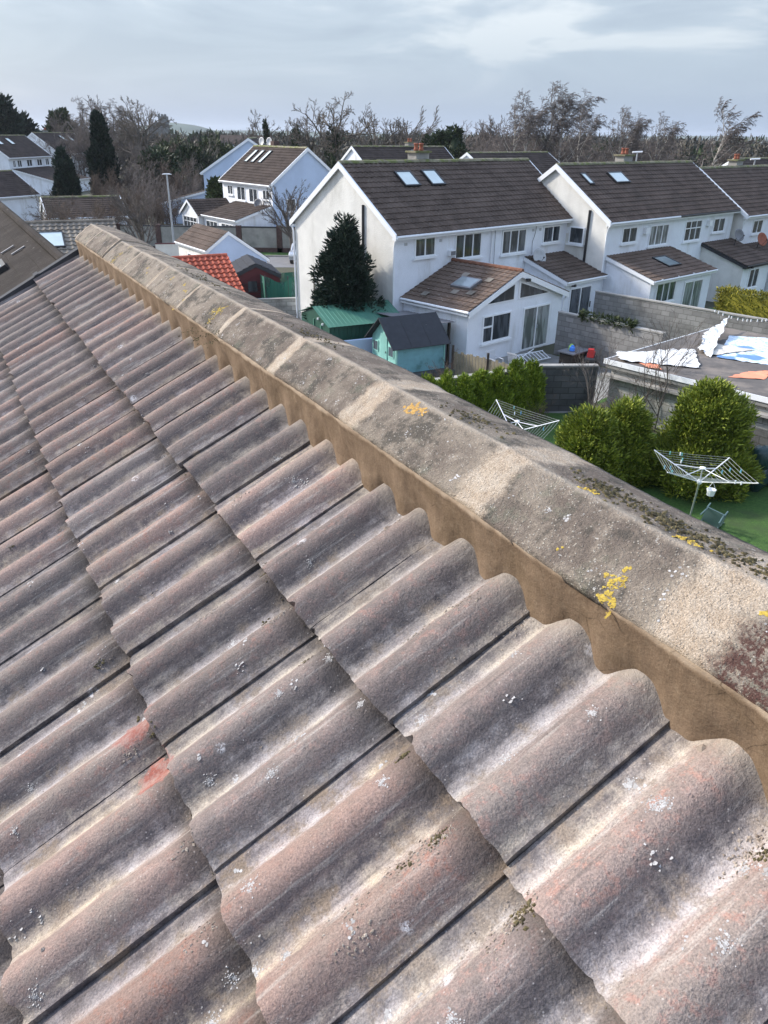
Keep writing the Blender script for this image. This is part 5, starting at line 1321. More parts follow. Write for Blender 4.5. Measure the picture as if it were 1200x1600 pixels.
# refuse sacks by the dark fence
M['sack'] = simple('dark_green_plastic', (.018, .045, .045), .3, .2, 3, .02, 8)
for q, (u_, v_, s_, lb) in enumerate(((1175, 745, .38, 'upright dark green garden sack, leftmost of three by the dark fence'), (1193, 738, .34, 'dark green garden sack leaning at the right edge of the picture'), (1186, 712, .30, 'dark green garden sack lying on top of two others'))):
    p = at(u_, v_ + 18, 0 if q < 2 else .75); V = []; Fc = []; n_ = 14
    mb = MB()
    for i in range(10):
        th_ = math.pi * i / 9
        for k in range(n_):
            a = 2 * math.pi * k / n_; dv = Vector((math.sin(th_) * math.cos(a), math.sin(th_) * math.sin(a), -math.cos(th_)))
            r_ = s_ * (1 + .35 * mn.noise(dv * 2.2 + Vector((q * 7, 0, 0)))); V.append((dv.x * r_, dv.y * r_, dv.z * r_ * 1.15 + s_))
    for i in range(9):
        for k in range(n_): Fc.append((i * n_ + k, i * n_ + (k + 1) % n_, (i + 1) * n_ + (k + 1) % n_, (i + 1) * n_ + k))
    mb.add(V, Fc); ob = mb.build('garden_sack', M['sack'], None, True); ob.location = (p.x, p.y, p.z); tag(ob, lb, 'sack')
# string of pegs over the far wall
wl = empty('washing_line', (14.5, 36.6, 0)); tag(wl, 'thin washing line with white pegs in front of the yellow hedge', 'washing line')
a, b = at(1108, 480, 2.6) - Vector((14.5, 36.6, 0)), at(1215, 497, 2.6) - Vector((14.5, 36.6, 0))
mb = MB(); mb.tube([a + (b - a) * t - Vector((0, 0, .25 * math.sin(math.pi * t))) for t in [i / 12 for i in range(13)]], .012, 4, False); mb.build('cord', M['green_dark'], wl)
mb = MB()
for q in range(12):
    t = .1 + .07 * q + rng.uniform(-.02, .02); p = a + (b - a) * t - Vector((0, 0, .25 * math.sin(math.pi * t))); mb.obox(p - Vector((.02, .02, .09)), (.035, 0, 0), (0, .035, 0), (0, 0, .10))
mb.build('pegs', M['upvc'], wl)

# street lamp, car
lp = empty('street_lamp', (-17.2, 64.0, 0)); tag(lp, 'grey street lamp post rising in front of the slab wall', 'street lamp')
mb = MB(); mb.tube([(0, 0, 0), (0, 0, 1.2), (0, 0, 6.0)], [.11, .09, .06], 10); mb.build('pole', M['grey_metal'], lp)
mb = MB(); mb.tube([(-.36, -.05, 6.02), (-.2, 0, 6.05), (.2, 0, 6.05), (.36, .05, 6.02)], [.02, .045, .045, .02], 8); mb.build('lamp_head', M['upvc'], lp)
cr = house_frame('parked_car', -6.5, 62.0, 5, 'silver car parked on the road, half hidden by the cream gable', 'car')
M['silver'] = simple('silver_paint', (.50, .52, .55), .25, .03, metal=.5)
body = [(-2.1, .35), (-2.15, .75), (-1.9, .95), (-1.3, 1.0), (-.7, 1.42), (.9, 1.46), (1.6, 1.05), (2.05, .95), (2.1, .4)]
mb = MB(); mb.prism([(x, -.85, z) for x, z in body], (0, 1.7, 0)); bo = mb.build('body', M['silver'], cr); bv = bo.modifiers.new('b', 'BEVEL'); bv.width = .08; bv.segments = 3
mb = MB(); mb.prism([(-1.15, -.86, 1.02), (-.62, -.86, 1.36), (.8, -.86, 1.40), (1.35, -.86, 1.04)], (0, 1.72, 0)); mb.build('side_window', M['glass'], cr)
mb = MB(); mb.obox((-1.28, -.7, 1.0), (0, 1.4, 0), (.56, 0, .40), (-.012, 0, .02)); mb.build('windscreen', M['glass'], cr)
for x in (-1.35, 1.3):
    for y in (-.86, .66):
        mb = MB(); mb.tube([(x, y, .32), (x, y + .2, .32)], .32, 16); wh = mb.build('wheel', M['black_plastic'], cr)
for y in (-.75, .45): mb = MB(); mb.box(-2.17, -2.1, y, y + .3, .65, .8); mb.build('headlight', M['upvc'], cr)

# ------------------------------------------------------------------ ground
gmb = MB(); gmb.add([(-4000, -600, 0), (4000, -600, 0), (4000, 7000, 0), (-4000, 7000, 0)], [(0, 1, 2, 3)])
gmb.build('ground', M['land'])['kind'] = 'structure'
flat_sheet('lawn', [(1.0, 10), (16, 10), (13, 19.2), (7.7, 26.3), (5.4, 26.3), (.2, 23.6), (-2, 20)], .012, M['lawn'])
flat_sheet('patio', [(-3.6, 30.4), (.0, 24.1), (7.6, 26.7), (7.4, 27), (11.0, 30.9), (7.6, 34.6), (3.4, 37.5), (0, 36), (-6, 34)], .008, M['paving'])
flat_sheet('lawn', [(8.0, 27.4), (13.6, 32.4), (16.6, 33.4), (11.0, 39.5), (7.9, 35)], .004, M['lawn'])
flat_sheet('lawn', [(11.4, 40.0), (17, 34), (30, 22), (46, 34), (25, 50)], .006, M['lawn'])
flat_sheet('road', [(-40, 55), (-20, 58.0), (4, 59.5), (4, 64.6), (-40, 63)], .012, M['asphalt'])
kb = MB(); kb.prism([(-40, 63.0, 0), (4, 64.6, 0), (4, 64.75, 0), (-40, 63.15, 0)], (0, 0, .12)); kb.build('kerb', M['concrete'])['kind'] = 'structure'
flat_sheet('grass_verge', [(-40, 63.2), (4, 64.8), (4, 66.3), (-40, 66.3)], .05, M['lawn'])
flat_sheet('yard', [(-16, 36), (-6, 36), (-3.5, 40), (-3.6, 52), (-16, 54)], .008, M['paving'])

# ------------------------------------------------------------------ vegetation
def mesh_np(name, V, Fq, mat, parent=None, smooth=False):
    V = np.asarray(V, dtype=np.float32); Fq = np.asarray(Fq, dtype=np.int32); n, k = Fq.shape
    me = bpy.data.meshes.new(name); me.vertices.add(len(V)); me.vertices.foreach_set('co', V.ravel())
    me.loops.add(n * k); me.loops.foreach_set('vertex_index', Fq.ravel()); me.polygons.add(n)
    me.polygons.foreach_set('loop_start', np.arange(n, dtype=np.int32) * k)
    try: me.polygons.foreach_set('loop_total', np.full(n, k, dtype=np.int32))
    except Exception: pass
    if smooth: me.polygons.foreach_set('use_smooth', np.ones(n, dtype=bool))
    me.update(calc_edges=True); me.validate(); me.materials.append(mat)
    o = bpy.data.objects.new(name, me); COL.objects.link(o)
    if parent: o.parent = parent
    return o
def sprigs(rs, P, Dr, ln, wd, bend=.35):
    """P positions, Dr directions; each sprig a bent leaf of two quads"""
    n = len(P); Dr = Dr / (np.linalg.norm(Dr, axis=1, keepdims=True) + 1e-9)
    rnd = rs.normal(size=(n, 3)); S_ = np.cross(Dr, rnd); S_ /= (np.linalg.norm(S_, axis=1, keepdims=True) + 1e-9); Nn = np.cross(S_, Dr)
    ln = ln * rs.uniform(.6, 1.4, (n, 1)); wd = wd * rs.uniform(.6, 1.3, (n, 1))
    a = P - S_ * wd * .5; b = P + S_ * wd * .5; m_ = P + Dr * ln * .55 + Nn * ln * bend * .3
    c = m_ - S_ * wd * .6; d = m_ + S_ * wd * .6; t = P + Dr * ln - Nn * ln * bend * .2
    e_ = t - S_ * wd * .12; f = t + S_ * wd * .12
    V = np.stack([a, b, d, c, f, e_], 1).reshape(-1, 3); i = np.arange(n)[:, None] * 6
    Fq = np.concatenate([i + np.array([[0, 1, 2, 3]]), i + np.array([[3, 2, 4, 5]])], 0); return V, Fq
def crown(seed, H, rfun, z0, nclump, per, clump_r, ln, wd, up=.6, inner=.55, squash=1.0):
    """clumps of small sprigs spread through the outer shell of a crown of profile rfun(h)"""
    rs = np.random.RandomState(seed); hs = rs.uniform(0, 1, nclump * 3); keep = []
    rmax = max(rfun(x / 20) for x in range(21))
    for h in hs:
        if rs.rand() < (rfun(h) / rmax) ** .8 + .12: keep.append(h)
        if len(keep) >= nclump: break
    Ps = []; Ds = []
    for h in keep:
        a = rs.uniform(0, 2 * math.pi); R_ = rfun(h) * (1 + .14 * math.sin(a * 3 + seed) + .10 * math.sin(h * 17 + a * 2 + seed) + rs.normal() * .13); q = rs.uniform(inner, 1.0)
        c = np.array([math.cos(a) * R_ * q, math.sin(a) * R_ * q * squash, z0 + h * (H - z0)])
        outd = np.array([math.cos(a), math.sin(a), up])
        cr = clump_r * rs.uniform(.6, 1.3)
        p = rs.normal(size=(per, 3)); p /= np.linalg.norm(p, axis=1, keepdims=True); p *= rs.uniform(.2, 1, (per, 1)) ** .5 * cr
        p[:, 2] *= 1.25
        Ps.append(c + p); Ds.append(outd + p / cr * .9 + rs.normal(size=(per, 3)) * .6 + np.array([0, 0, up * .5]))
    return sprigs(rs, np.concatenate(Ps), np.concatenate(Ds), ln, wd)
def core(rfun, z0, H, k, seed, n=16, m=12, squash=1.0):
    V = []; Fc = []
    for i in range(m + 1):
        h = i / m; r_ = max(.02, rfun(h) * k)
        for j in range(n):
            a = 2 * math.pi * j / n; q = r_ * (1 + .18 * mn.noise(Vector((math.cos(a) * 2, math.sin(a) * 2, h * 5 + seed)))); V.append((q * math.cos(a), q * math.sin(a) * squash, z0 + h * (H - z0) * .96))
    for i in range(m):
        for j in range(n): Fc.append((i * n + j, i * n + (j + 1) % n, (i + 1) * n + (j + 1) % n, (i + 1) * n + j))
    return V, Fc
def evergreen(name, label, loc, H, rfun, mat, nclump, per, clump_r, ln, wd, cat='tree', z0=.15, up=.6, inner=.6, seed=1, squash=1.0, rz=0, group=None, corek=.62, trunk=.12):
    r_ = empty(name, (loc[0], loc[1], 0), rz); tag(r_, label, cat, group)
    V, Fq = crown(seed, H, rfun, z0, nclump, per, clump_r, ln, wd, up, inner, squash)
    cV, cF = core(rfun, z0, H, corek, seed, squash=squash)
    V = np.concatenate([V, np.array(cV)]); Fq = np.concatenate([Fq, np.array(cF) + len(V) - len(cV)])
    mesh_np('crown', V, Fq, mat, r_)
    mb = MB(); mb.tube([(0, 0, -.1), (0, 0, max(.3, H * .6))], [trunk, trunk * .4], 7); mb.build('trunk', M['bark_brown'], r_)
    return r_

class Tree:                            # bare winter tree: trunk and limbs in one mesh, twigs in another
    def __init__(s, seed): s.r = random.Random(seed); s.tv = []; s.tf = []; s.bv = []; s.bf = []
    def tube(s, pts, ra, rb, sides, fine):
        V, Fc = (s.bv, s.bf) if fine else (s.tv, s.tf); b = len(V); n = len(pts)
        for i, p in enumerate(pts):
            q = pts[min(i + 1, n - 1)] - pts[max(i - 1, 0)]
            q = q.normalized() if q.length > 1e-6 else Vector((0, 0, 1))
            a = (q.orthogonal() if i == 0 else a0 - q * a0.dot(q)).normalized(); a0 = a; c = q.cross(a); rr_ = ra + (rb - ra) * i / (n - 1)
            for k in range(sides):
                an = 6.28318 * k / sides; V.append(p + a * (math.cos(an) * rr_) + c * (math.sin(an) * rr_))
        for i in range(n - 1):
            for k in range(sides):
                k2 = (k + 1) % sides; Fc.append((b + i * sides + k, b + i * sides + k2, b + (i + 1) * sides + k2, b + (i + 1) * sides + k))
    def branch(s, p, d, L, rad, lev, P):
        r_ = s.r; ns = 5 if lev == 0 else (4 if lev < 3 else 3); pts = [p]; dirs = [d]
        for i in range(ns):
            d = (d + Vector((r_.gauss(0, 1), r_.gauss(0, 1), r_.gauss(0, 1))) * P['wob'] + Vector((0, 0, P['up'][min(lev, len(P['up']) - 1)])) + P['wind'] * (.25 * lev)).normalized()
            p = p + d * (L / ns); pts.append(p); dirs.append(d)
        fine = lev >= 2; tip = rad * (.45 if lev < P['lev'] else .5)
        s.tube(pts, rad, tip, 8 if lev == 0 else (5 if lev == 1 else (4 if lev == 2 else 3)), fine)
        if lev >= P['lev']: return
        n = P['n'][lev]
        for q in range(n):
            f = P['from'][lev] + (1 - P['from'][lev]) * (q + r_.random()) / n; x = f * ns; i = min(int(x), ns - 1); u_ = x - i
            pp = pts[i].lerp(pts[i + 1], u_); dd = dirs[i + 1]; ax = dd.orthogonal().normalized(); ax = Matrix.Rotation(r_.random() * 6.283, 3, dd) @ ax
            an = math.radians(P['ang'][lev] * r_.uniform(.7, 1.3)); nd = (dd * math.cos(an) + ax * math.sin(an)).normalized()
            fl = (1 - f * .45) if lev else (1 - abs(f - .55) * .5)
            s.branch(pp, nd, L * P['len'][lev] * fl * r_.uniform(.7, 1.2), max(P['rmin'], rad * (1 - f * .5) * P['rr'][lev]), lev + 1, P)
KINDS = {
    'oak': dict(lev=4, n=(11, 7, 7, 6), frm=(.25, .25, .2, .2), ang=(52, 45, 42, 38), len=(.66, .55, .5, .5), rr=(.5, .5, .5, .6), up=(0, .06, .05, .03), wob=.16, trunk=.62, rad=.030),
    'fan': dict(lev=4, n=(11, 8, 7, 5), frm=(.12, .2, .2, .2), ang=(38, 30, 32, 34), len=(.85, .5, .45, .45), rr=(.5, .5, .5, .6), up=(0, .10, .08, .04), wob=.12, trunk=.5, rad=.026),
    'birch': dict(lev=4, n=(20, 7, 7, 5), frm=(.25, .2, .15, .1), ang=(38, 38, 40, 40), len=(.36, .55, .6, .7), rr=(.42, .5, .5, .6), up=(0, .05, -.06, -.20), wob=.13, trunk=.92, rad=.014),
    'scrub': dict(lev=4, n=(8, 7, 6, 4), frm=(.05, .1, .1, .1), ang=(45, 38, 36, 36), len=(.8, .5, .5, .5), rr=(.6, .55, .6, .6), up=(.05, .08, .05), wob=.16, trunk=.55, rad=.016),
    'shrub': dict(lev=3, n=(8, 6, 5), frm=(.1, .15, .2), ang=(34, 32, 34), len=(.75, .5, .45), rr=(.55, .55, .6), up=(.05, .10, .08), wob=.12, trunk=.6, rad=.014)}
TPL = {}
def tree_template(kind, seed, H, wind, bark, twig, rmin, lean=0.0, multi=1):
    P = dict(KINDS[kind]); P['from'] = P['frm']; P['wind'] = Vector(wind); P['rmin'] = rmin; t = Tree(seed)
    for q in range(multi):
        d0 = Vector((lean + (t.r.gauss(0, .22) if multi > 1 else 0), (t.r.gauss(0, .22) if multi > 1 else 0), 1)).normalized()
        t.branch(Vector((t.r.gauss(0, .12 * (multi - 1)), t.r.gauss(0, .12 * (multi - 1)), -.1)), d0, H * P['trunk'], H * P['rad'] * (1 if multi == 1 else .6), 0, P)
    zmax = max(v.z for v in t.bv); k = H / zmax
    tv = [tuple(v * k) for v in t.tv]; bv = [tuple(v * k) for v in t.bv]
    r_ = empty('bare_tree', (0, 0, 0))
    mesh_np('trunk', tv, t.tf, M[bark], r_, True); mesh_np('crown', bv, t.bf, M[twig], r_)
    return dict(root=r_, H=H, used=False)
def spot(u, vtop, D):
    d = ray(u, vtop); k = D / d.y; return d.x * k, D, CAMZ + d.z * k
def put(key, u, vtop, D, label, group=None, rz=None, name='bare_tree', cat='tree', wide=1.0):
    T_ = TPL[key]; r_ = T_['root'] if not T_['used'] else copy_tree(T_['root']); T_['used'] = True
    x, y, h_ = spot(u, vtop, D); k = h_ / T_['H']; r_.name = name
    r_.location = (x, y, 0); r_.scale = (k * wide, k * wide, k); r_.rotation_euler = (0, 0, rng.uniform(-.35, .35) if rz is None else rz)
    tag(r_, label, cat, group); 
    if not group and 'group' in r_: del r_['group']
    return r_
W0 = (.05, 0, 0)
TPL['oak1'] = tree_template('oak', 21, 17, W0, 'bark_tan', 'bark_tan', .032)
TPL['oak2'] = tree_template('oak', 22, 17, W0, 'bark_tan', 'bark_tan', .032)
TPL['fan1'] = tree_template('fan', 23, 16, (.08, 0, 0), 'bark_grey', 'bark_grey', .034)
TPL['fan2'] = tree_template('fan', 24, 16, (.05, 0, 0), 'bark_grey', 'bark_purple', .034)
TPL['birch1'] = tree_template('birch', 25, 17, (.18, 0, 0), 'bark_birch', 'bark_purple', .025, .03)
TPL['birch2'] = tree_template('birch', 26, 17, (.20, 0, 0), 'bark_birch', 'bark_purple', .025, .08)
TPL['birch3'] = tree_template('birch', 27, 15, (.34, 0, 0), 'bark_birch', 'bark_purple', .025, .50)
TPL['scrub1'] = tree_template('scrub', 28, 8, (0, 0, 0), 'bark_brown', 'bark_brown', .013, multi=3)
TPL['scrub2'] = tree_template('scrub', 29, 8, (.05, 0, 0), 'bark_grey', 'bark_grey', .013, multi=3)
TPL['scrub3'] = tree_template('scrub', 30, 8, (.03, 0, 0), 'bark_brown', 'bark_purple', .013, multi=4)
TPL['round'] = tree_template('fan', 31, 7, (0, 0, 0), 'bark_grey', 'bark_grey', .011)
TPL['shrub1'] = tree_template('shrub', 32, 3.6, (0, 0, 0), 'bark_grey', 'bark_grey', .0055, multi=2)
TPL['shrub2'] = tree_template('shrub', 33, 3.2, (0, 0, 0), 'bark_brown', 'bark_brown', .0055, multi=3)

# skyline, left cluster
gL = 'bare trees on the skyline at the left'
for u, v, D, k in ((78, 178, 165, 'fan2'), (100, 162, 160, 'oak2'), (122, 148, 160, 'birch1'), (140, 146, 165, 'fan2'), (165, 152, 160, 'birch2'), (185, 160, 170, 'oak2'), (206, 150, 150, 'oak1'), (218, 155, 155, 'oak1'), (150, 165, 150, 'scrub3'), (110, 172, 150, 'scrub3')):
    put(k, u, v, D, 'bare winter tree among the others above the two far left roofs', gL)
put('oak1', 405, 170, 150, 'small bare tree with an ivy-dark stem, leftmost of the middle skyline row', wide=.8)
put('oak2', 455, 157, 150, 'upright bare tree with twin ivy-clad stems in the middle skyline row', wide=.8)
put('oak1', 517, 141, 140, 'largest wide bare oak of the middle skyline row', wide=1.15, rz=2.0)
put('oak2', 576, 158, 150, 'crooked bare tree just right of the largest oak', rz=1.2, wide=.9)
put('fan1', 622, 164, 150, 'fan-shaped bare tree, left one of a touching pair above the chimney', rz=.0)
put('fan1', 650, 163, 155, 'fan-shaped windswept bare tree above the chimney with red pots', rz=.3)
gR = 'low bare trees between the evergreen and the birches'
for u, v, D, k in ((728, 192, 125, 'scrub2'), (745, 188, 125, 'scrub3'), (765, 185, 130, 'fan2'), (785, 178, 128, 'fan2'), (775, 190, 115, 'scrub3'), (830, 190, 120, 'scrub3'), (935, 205, 120, 'scrub3'), (870, 195, 125, 'scrub2'), (1020, 195, 125, 'scrub3'), (960, 200, 130, 'scrub2'), (895, 200, 118, 'scrub3'), (1060, 200, 122, 'scrub3'), (815, 200, 112, 'scrub3')):
    put(k, u, v, D, 'leafless brown tree in the thicket behind the roofs on the right', gR)
put('birch2', 800, 150, 100, 'pale-stemmed birch, leftmost of the tall windswept birches', rz=0)
put('birch1', 838, 136, 103, 'tall windswept birch with white trunk, left of the two tallest', rz=.2)
put('birch2', 858, 124, 106, 'tall windswept birch, second from the left of the tallest three', rz=-.1)
put('birch1', 888, 123, 104, 'tallest windswept birch, its top bent right like a plume', rz=-.2)
put('birch2', 905, 160, 100, 'shorter drooping birch at the right flank of the tallest birches', rz=.1)
put('birch2', 970, 166, 98, 'birch with forked pale stems, left one of the clump of three', rz=.0)
put('birch1', 1000, 163, 100, 'middle birch of the clump of three behind the second ridge', rz=.3)
put('birch2', 1030, 172, 97, 'right birch of the clump of three behind the second ridge', rz=.1)
put('birch3', 1085, 150, 92, 'birch leaning far to the right beyond the gap between the roofs', rz=0)

# thicket left of centre
gT = 'bare bushes and trees of the thicket left of the lamp post'
for u, v, D, k in ((150, 262, 96, 'scrub1'), (175, 250, 98, 'scrub1'), (200, 238, 100, 'scrub3'), (225, 225, 104, 'scrub3'), (250, 222, 110, 'scrub2'), (275, 212, 120, 'scrub1'), (300, 210, 125, 'scrub2'), (325, 205, 120, 'scrub2'), (340, 206, 128, 'scrub2'),
                   (165, 280, 84, 'scrub1'), (190, 275, 80, 'scrub1'), (215, 258, 84, 'scrub3'), (240, 262, 88, 'scrub3'), (262, 275, 84, 'scrub3'), (280, 258, 95, 'scrub1'), (295, 270, 92, 'scrub3'), (308, 250, 105, 'scrub2'), (230, 285, 74, 'scrub3'), (180, 300, 70, 'scrub1'), (250, 300, 74, 'scrub1'),
                   (155, 300, 66, 'scrub1'), (285, 230, 112, 'scrub3'), (200, 215, 118, 'fan2'), (260, 240, 100, 'scrub1')):
    put(k, u, v, D, 'brown leafless bush in the dense thicket behind the slab wall', gT, name='bare_bush')
put('round', 214, 285, 58, 'grey bare tree with a rounded crown between tan roof and lamp post', rz=.4)
put('scrub1', 75, 312, 52, 'bare brown shrub behind the tan tiled roof, leftmost', name='bare_bush', cat='bush')
put('scrub1', 105, 300, 54, 'bare brown shrub behind the tan tiled roof, in the middle', name='bare_bush', cat='bush')
put('scrub3', 130, 318, 52, 'low twiggy brown shrub behind the tan tiled roof, rightmost', name='bare_bush', cat='bush')
put('scrub2', 90, 285, 66, 'pale bare shrub in front of the small dark conifer', name='bare_bush', cat='bush')
put('round', 455, 277, 64, 'round-headed bare street tree in front of the pale blue gable', rz=1.4, wide=.95)
put('shrub1', 475, 430, 41, 'thin bare shrub at the foot of the cream gable by the drainpipe', name='bare_bush', cat='bush')
put('shrub2', 470, 478, 38, 'leafless shrub beside the pale block wall and green shed', name='bare_bush', cat='bush')
# garden shrubs on the right
put('shrub1', 1045, 478, 24.6, 'tall bare shrub with fine upright twigs in front of the flat roof', name='bare_bush', cat='bush', rz=0)
put('shrub1', 945, 520, 25.6, 'bare leaning shrub at the end of the dark wall', name='bare_bush', cat='bush', rz=2)
put('shrub2', 975, 590, 24.0, 'low tangle of bare stems between wall and golden conifers', name='bare_bush', cat='bush')
put('shrub2', 855, 615, 24.5, 'heap of cut bare branches on the lawn beyond the rotary dryer', name='brush_pile', cat='brushwood')
put('shrub2', 700, 545, 27.5, 'bare creeper beside the playhouse and timber fence', name='bare_bush', cat='bush')

# ivy on skyline stems and evergreens
cone = lambda R_, p=.75: (lambda h: R_ * max(.03, (1 - h)) ** p * min(1, .45 + h * 4))
col_ = lambda R_: (lambda h: R_ * math.sqrt(max(.01, 1 - h ** 3)) * min(1, .6 + h * 2.5))
ball = lambda R_: (lambda h: R_ * math.sqrt(max(.02, 1 - (2 * h - .85) ** 2 / 1.35)))
evergreen('conifer', 'dark shaggy conifer in front of the cream gable', (-1.85, 34.75), 5.55, lambda h: 1.9 * max(.03, 1 - h) ** .62 * min(1, .55 + h * 2.2), M['leaf_conifer'], 330, 70, .30, .20, .055, up=.5, seed=3, inner=.5)
x, y, h_ = spot(152, 180, 100); evergreen('cypress', 'tall narrow dark cypress before the far left houses', (x, y), h_, lambda h: 1.45 * (max(.02, 1 - h ** 2.2)) ** .7 * min(1, .75 + h), M['leaf_deep'], 260, 60, .42, .4, .15, up=1.2, seed=4)
x, y, h_ = spot(96, 238, 92); evergreen('cypress', 'smaller rounded dark cypress between the far left houses', (x, y), h_, lambda h: 1.2 * (max(.02, 1 - h ** 2.4)) ** .7, M['leaf_deep'], 180, 60, .38, .35, .13, up=1.2, seed=5)
x, y, h_ = spot(2, 163, 155); evergreen('conifer', 'large dark conifer cut by the left edge of the picture', (x, y), h_, cone(3.1, .6), M['leaf_conifer'], 240, 60, 1.3, .9, .3, seed=6)
x, y, h_ = spot(35, 186, 165); evergreen('conifer', 'low dark conifer right of the large one at the left edge', (x, y), h_, cone(3.5, .6), M['leaf_conifer'], 120, 60, 1.1, .8, .3, seed=7)
x, y, h_ = spot(93, 180, 172); evergreen('conifer', 'bright green conifer above the chimney of the far left house', (x, y), h_, cone(4.2, .5), M['leaf_box'], 160, 60, 1.1, .8, .3, seed=8)
for i, (u, v, D, lb) in enumerate(((692, 208, 118, 'low dark evergreen, left one of the group beside the bare thicket'), (712, 203, 116, 'tallest dark evergreen left of the bare thicket'), (672, 214, 120, 'rounded dark evergreen bush behind the red chimney pots'))):
    x, y, h_ = spot(u, v, D); evergreen('evergreen_tree', lb, (x, y), h_, ball(1.7), M['leaf_ivy'], 110, 60, .5, .4, .15, seed=12 + i)
for i, (u, v, D, rr_, lb) in enumerate(((414, 186, 149, .3, 'dark ivy covering the stem of the small bare tree, leftmost'), (462, 196, 149, .8, 'dark ivy around the twin stems in the middle skyline row'), (520, 198, 139, 1.5, 'dark ivy mass at the foot of the largest bare oak'))):
    x, y, h_ = spot(u, v, D); evergreen('ivy', lb, (x, y), h_, col_(rr_), M['leaf_ivy'], 50, 40, .32, .28, .13, cat='ivy', seed=20 + i, corek=.3, z0=h_ - (4.5 if i == 3 else 7))
for i, (u, v, D, R_, mt_, lb) in enumerate(((245, 245, 108, 3.0, 'leaf_ivy', 'dark green bush deep in the thicket, left of centre'), (300, 238, 118, 3.4, 'leaf_ivy', 'dark green bush above the orange-brown bank'), (330, 225, 125, 3.0, 'leaf_box', 'dull green bush beside the pale blue gable'), (270, 225, 125, 3.4, 'leaf_box', 'olive green bush below the church ruin'), (339, 284, 81, .6, 'leaf_box', 'small bright green shrub between the blue gable and white house'))):
    x, y, h_ = spot(u, v, D); evergreen('green_bush', lb, (x, y), h_, ball(R_), M[mt_], 120, 55, R_ * .3, .5, .2, cat='bush', seed=30 + i)
# lime hedge row of small conifers
gH = 'small lime conifers in a row along the dark wall'
labs = ['leftmost small lime conifer of the row, by the playhouse', 'second small lime conifer from the playhouse', 'third small lime conifer from the playhouse', 'fourth small lime conifer from the playhouse', 'fifth small lime conifer from the playhouse', 'sixth small lime conifer, next to last of the row', 'rightmost small lime conifer of the row, nearest the brush pile']
for i in range(7):
    f = i / 6; x = 1.35 + f * 3.75; y = 23.75 + f * 1.95
    evergreen('lime_conifer', labs[i], (x, y), (1.95, 2.0, 1.8, 1.9, 1.85, 2.05, 2.0)[i], cone(.52, .5), M['leaf_lime'], 120, 65, .14, .12, .028, cat='conifer', up=1.3, seed=40 + i, group=gH, trunk=.04, corek=.5)
# golden conifers
evergreen('golden_conifer', 'golden-green conifer, left of the three beside the lawn', (5.75, 19.9), 2.15, lambda h: .85 * math.sqrt(max(.02, 1 - h ** 2.2)), M['leaf_gold'], 300, 85, .20, .13, .030, cat='conifer', up=.9, seed=51, trunk=.06)
evergreen('golden_conifer', 'golden-green conifer, narrow middle one of the three beside the lawn', (6.85, 20.3), 2.3, lambda h: .72 * math.sqrt(max(.02, 1 - h ** 2.2)), M['leaf_gold'], 280, 85, .20, .13, .030, cat='conifer', up=.9, seed=52, trunk=.06)
evergreen('golden_conifer', 'largest broad golden conifer behind the rotary dryer', (9.0, 20.1), 2.85, lambda h: 1.38 * math.sqrt(max(.02, 1 - h ** 2.0)) * (.85 + .15 * math.sin(h * 9)), M['leaf_gold'], 700, 95, .24, .13, .030, cat='conifer', up=.8, seed=53, trunk=.1)
# clipped yellow hedge beyond the long wall
def box_hedge(name, label, loc, az, L, W_, H, mat, n, seed):
    r_ = empty(name, (loc[0], loc[1], 0), math.radians(90 - az)); tag(r_, label, 'hedge'); rs = np.random.RandomState(seed)
    P = rs.uniform(-1, 1, (n, 3)); f = rs.randint(0, 3, n); sg = np.where(rs.rand(n) < .5, -1, 1)
    P[np.arange(n), f] = sg * rs.uniform(.86, 1.0, n); D = np.zeros((n, 3)); D[np.arange(n), f] = sg
    P = P * np.array([L / 2, W_ / 2, H / 2]) + np.array([L / 2, 0, H / 2]); P += rs.normal(size=P.shape) * .03
    V, Fq = sprigs(rs, P, D + rs.normal(size=D.shape) * .5 + np.array([0, 0, .5]), .14, .045); mesh_np('foliage', V, Fq, mat, r_)
    mb = MB(); mb.box(.15, L - .15, -W_ / 2 + .12, W_ / 2 - .12, 0, H - .15); mb.build('inner_foliage', mat, r_); return r_
box_hedge('clipped_hedge', 'clipped yellow-green hedge beyond the long block wall at the right edge', (17.0, 39.6), 137, 7.5, 1.0, 2.25, M['leaf_hedge'], 9000, 61)
box_hedge('ivy_mat', 'thin green creeper along the top of the nearer block wall', (8.6, 33.75), 138.5, 2.6, .34, .22, M['leaf_box'], 900, 62).location.z = 1.9

# far woodland as one mass, church ruin, far terraces, hill
rs = np.random.RandomState(77); Ps = []; Ds = []
for q in range(420):
    D = rs.uniform(175, 420); u = rs.uniform(-30, 1260); d = ray(u, 215); x = d.x / d.y * D; hh = rs.uniform(4.5, 7.8) + (D - 175) * .006 + (1.0 if u > 680 else 0); R_ = rs.uniform(3, 7)
    n = 200; p = rs.normal(size=(n, 3)); p /= np.linalg.norm(p, axis=1, keepdims=True); p *= rs.uniform(.3, 1, (n, 1)) ** .5
    Ps.append(np.array([x, D, hh * .5]) + p * np.array([R_, R_, hh * .55])); Ds.append(p * .8 + rs.normal(size=(n, 3)) * .7 + np.array([0, 0, .5]))
V, Fq = sprigs(rs, np.concatenate(Ps), np.concatenate(Ds), 1.5, .32)
M['wood'] = leaf_mat('winter_wood', (.045, .041, .034), (.105, .094, .072)); o = mesh_np('far_woodland', V, Fq, M['wood']); tag(o, 'low brown and dark green woodland along the horizon', kind='stuff')
rs = np.random.RandomState(78); Ps = []; Ds = []
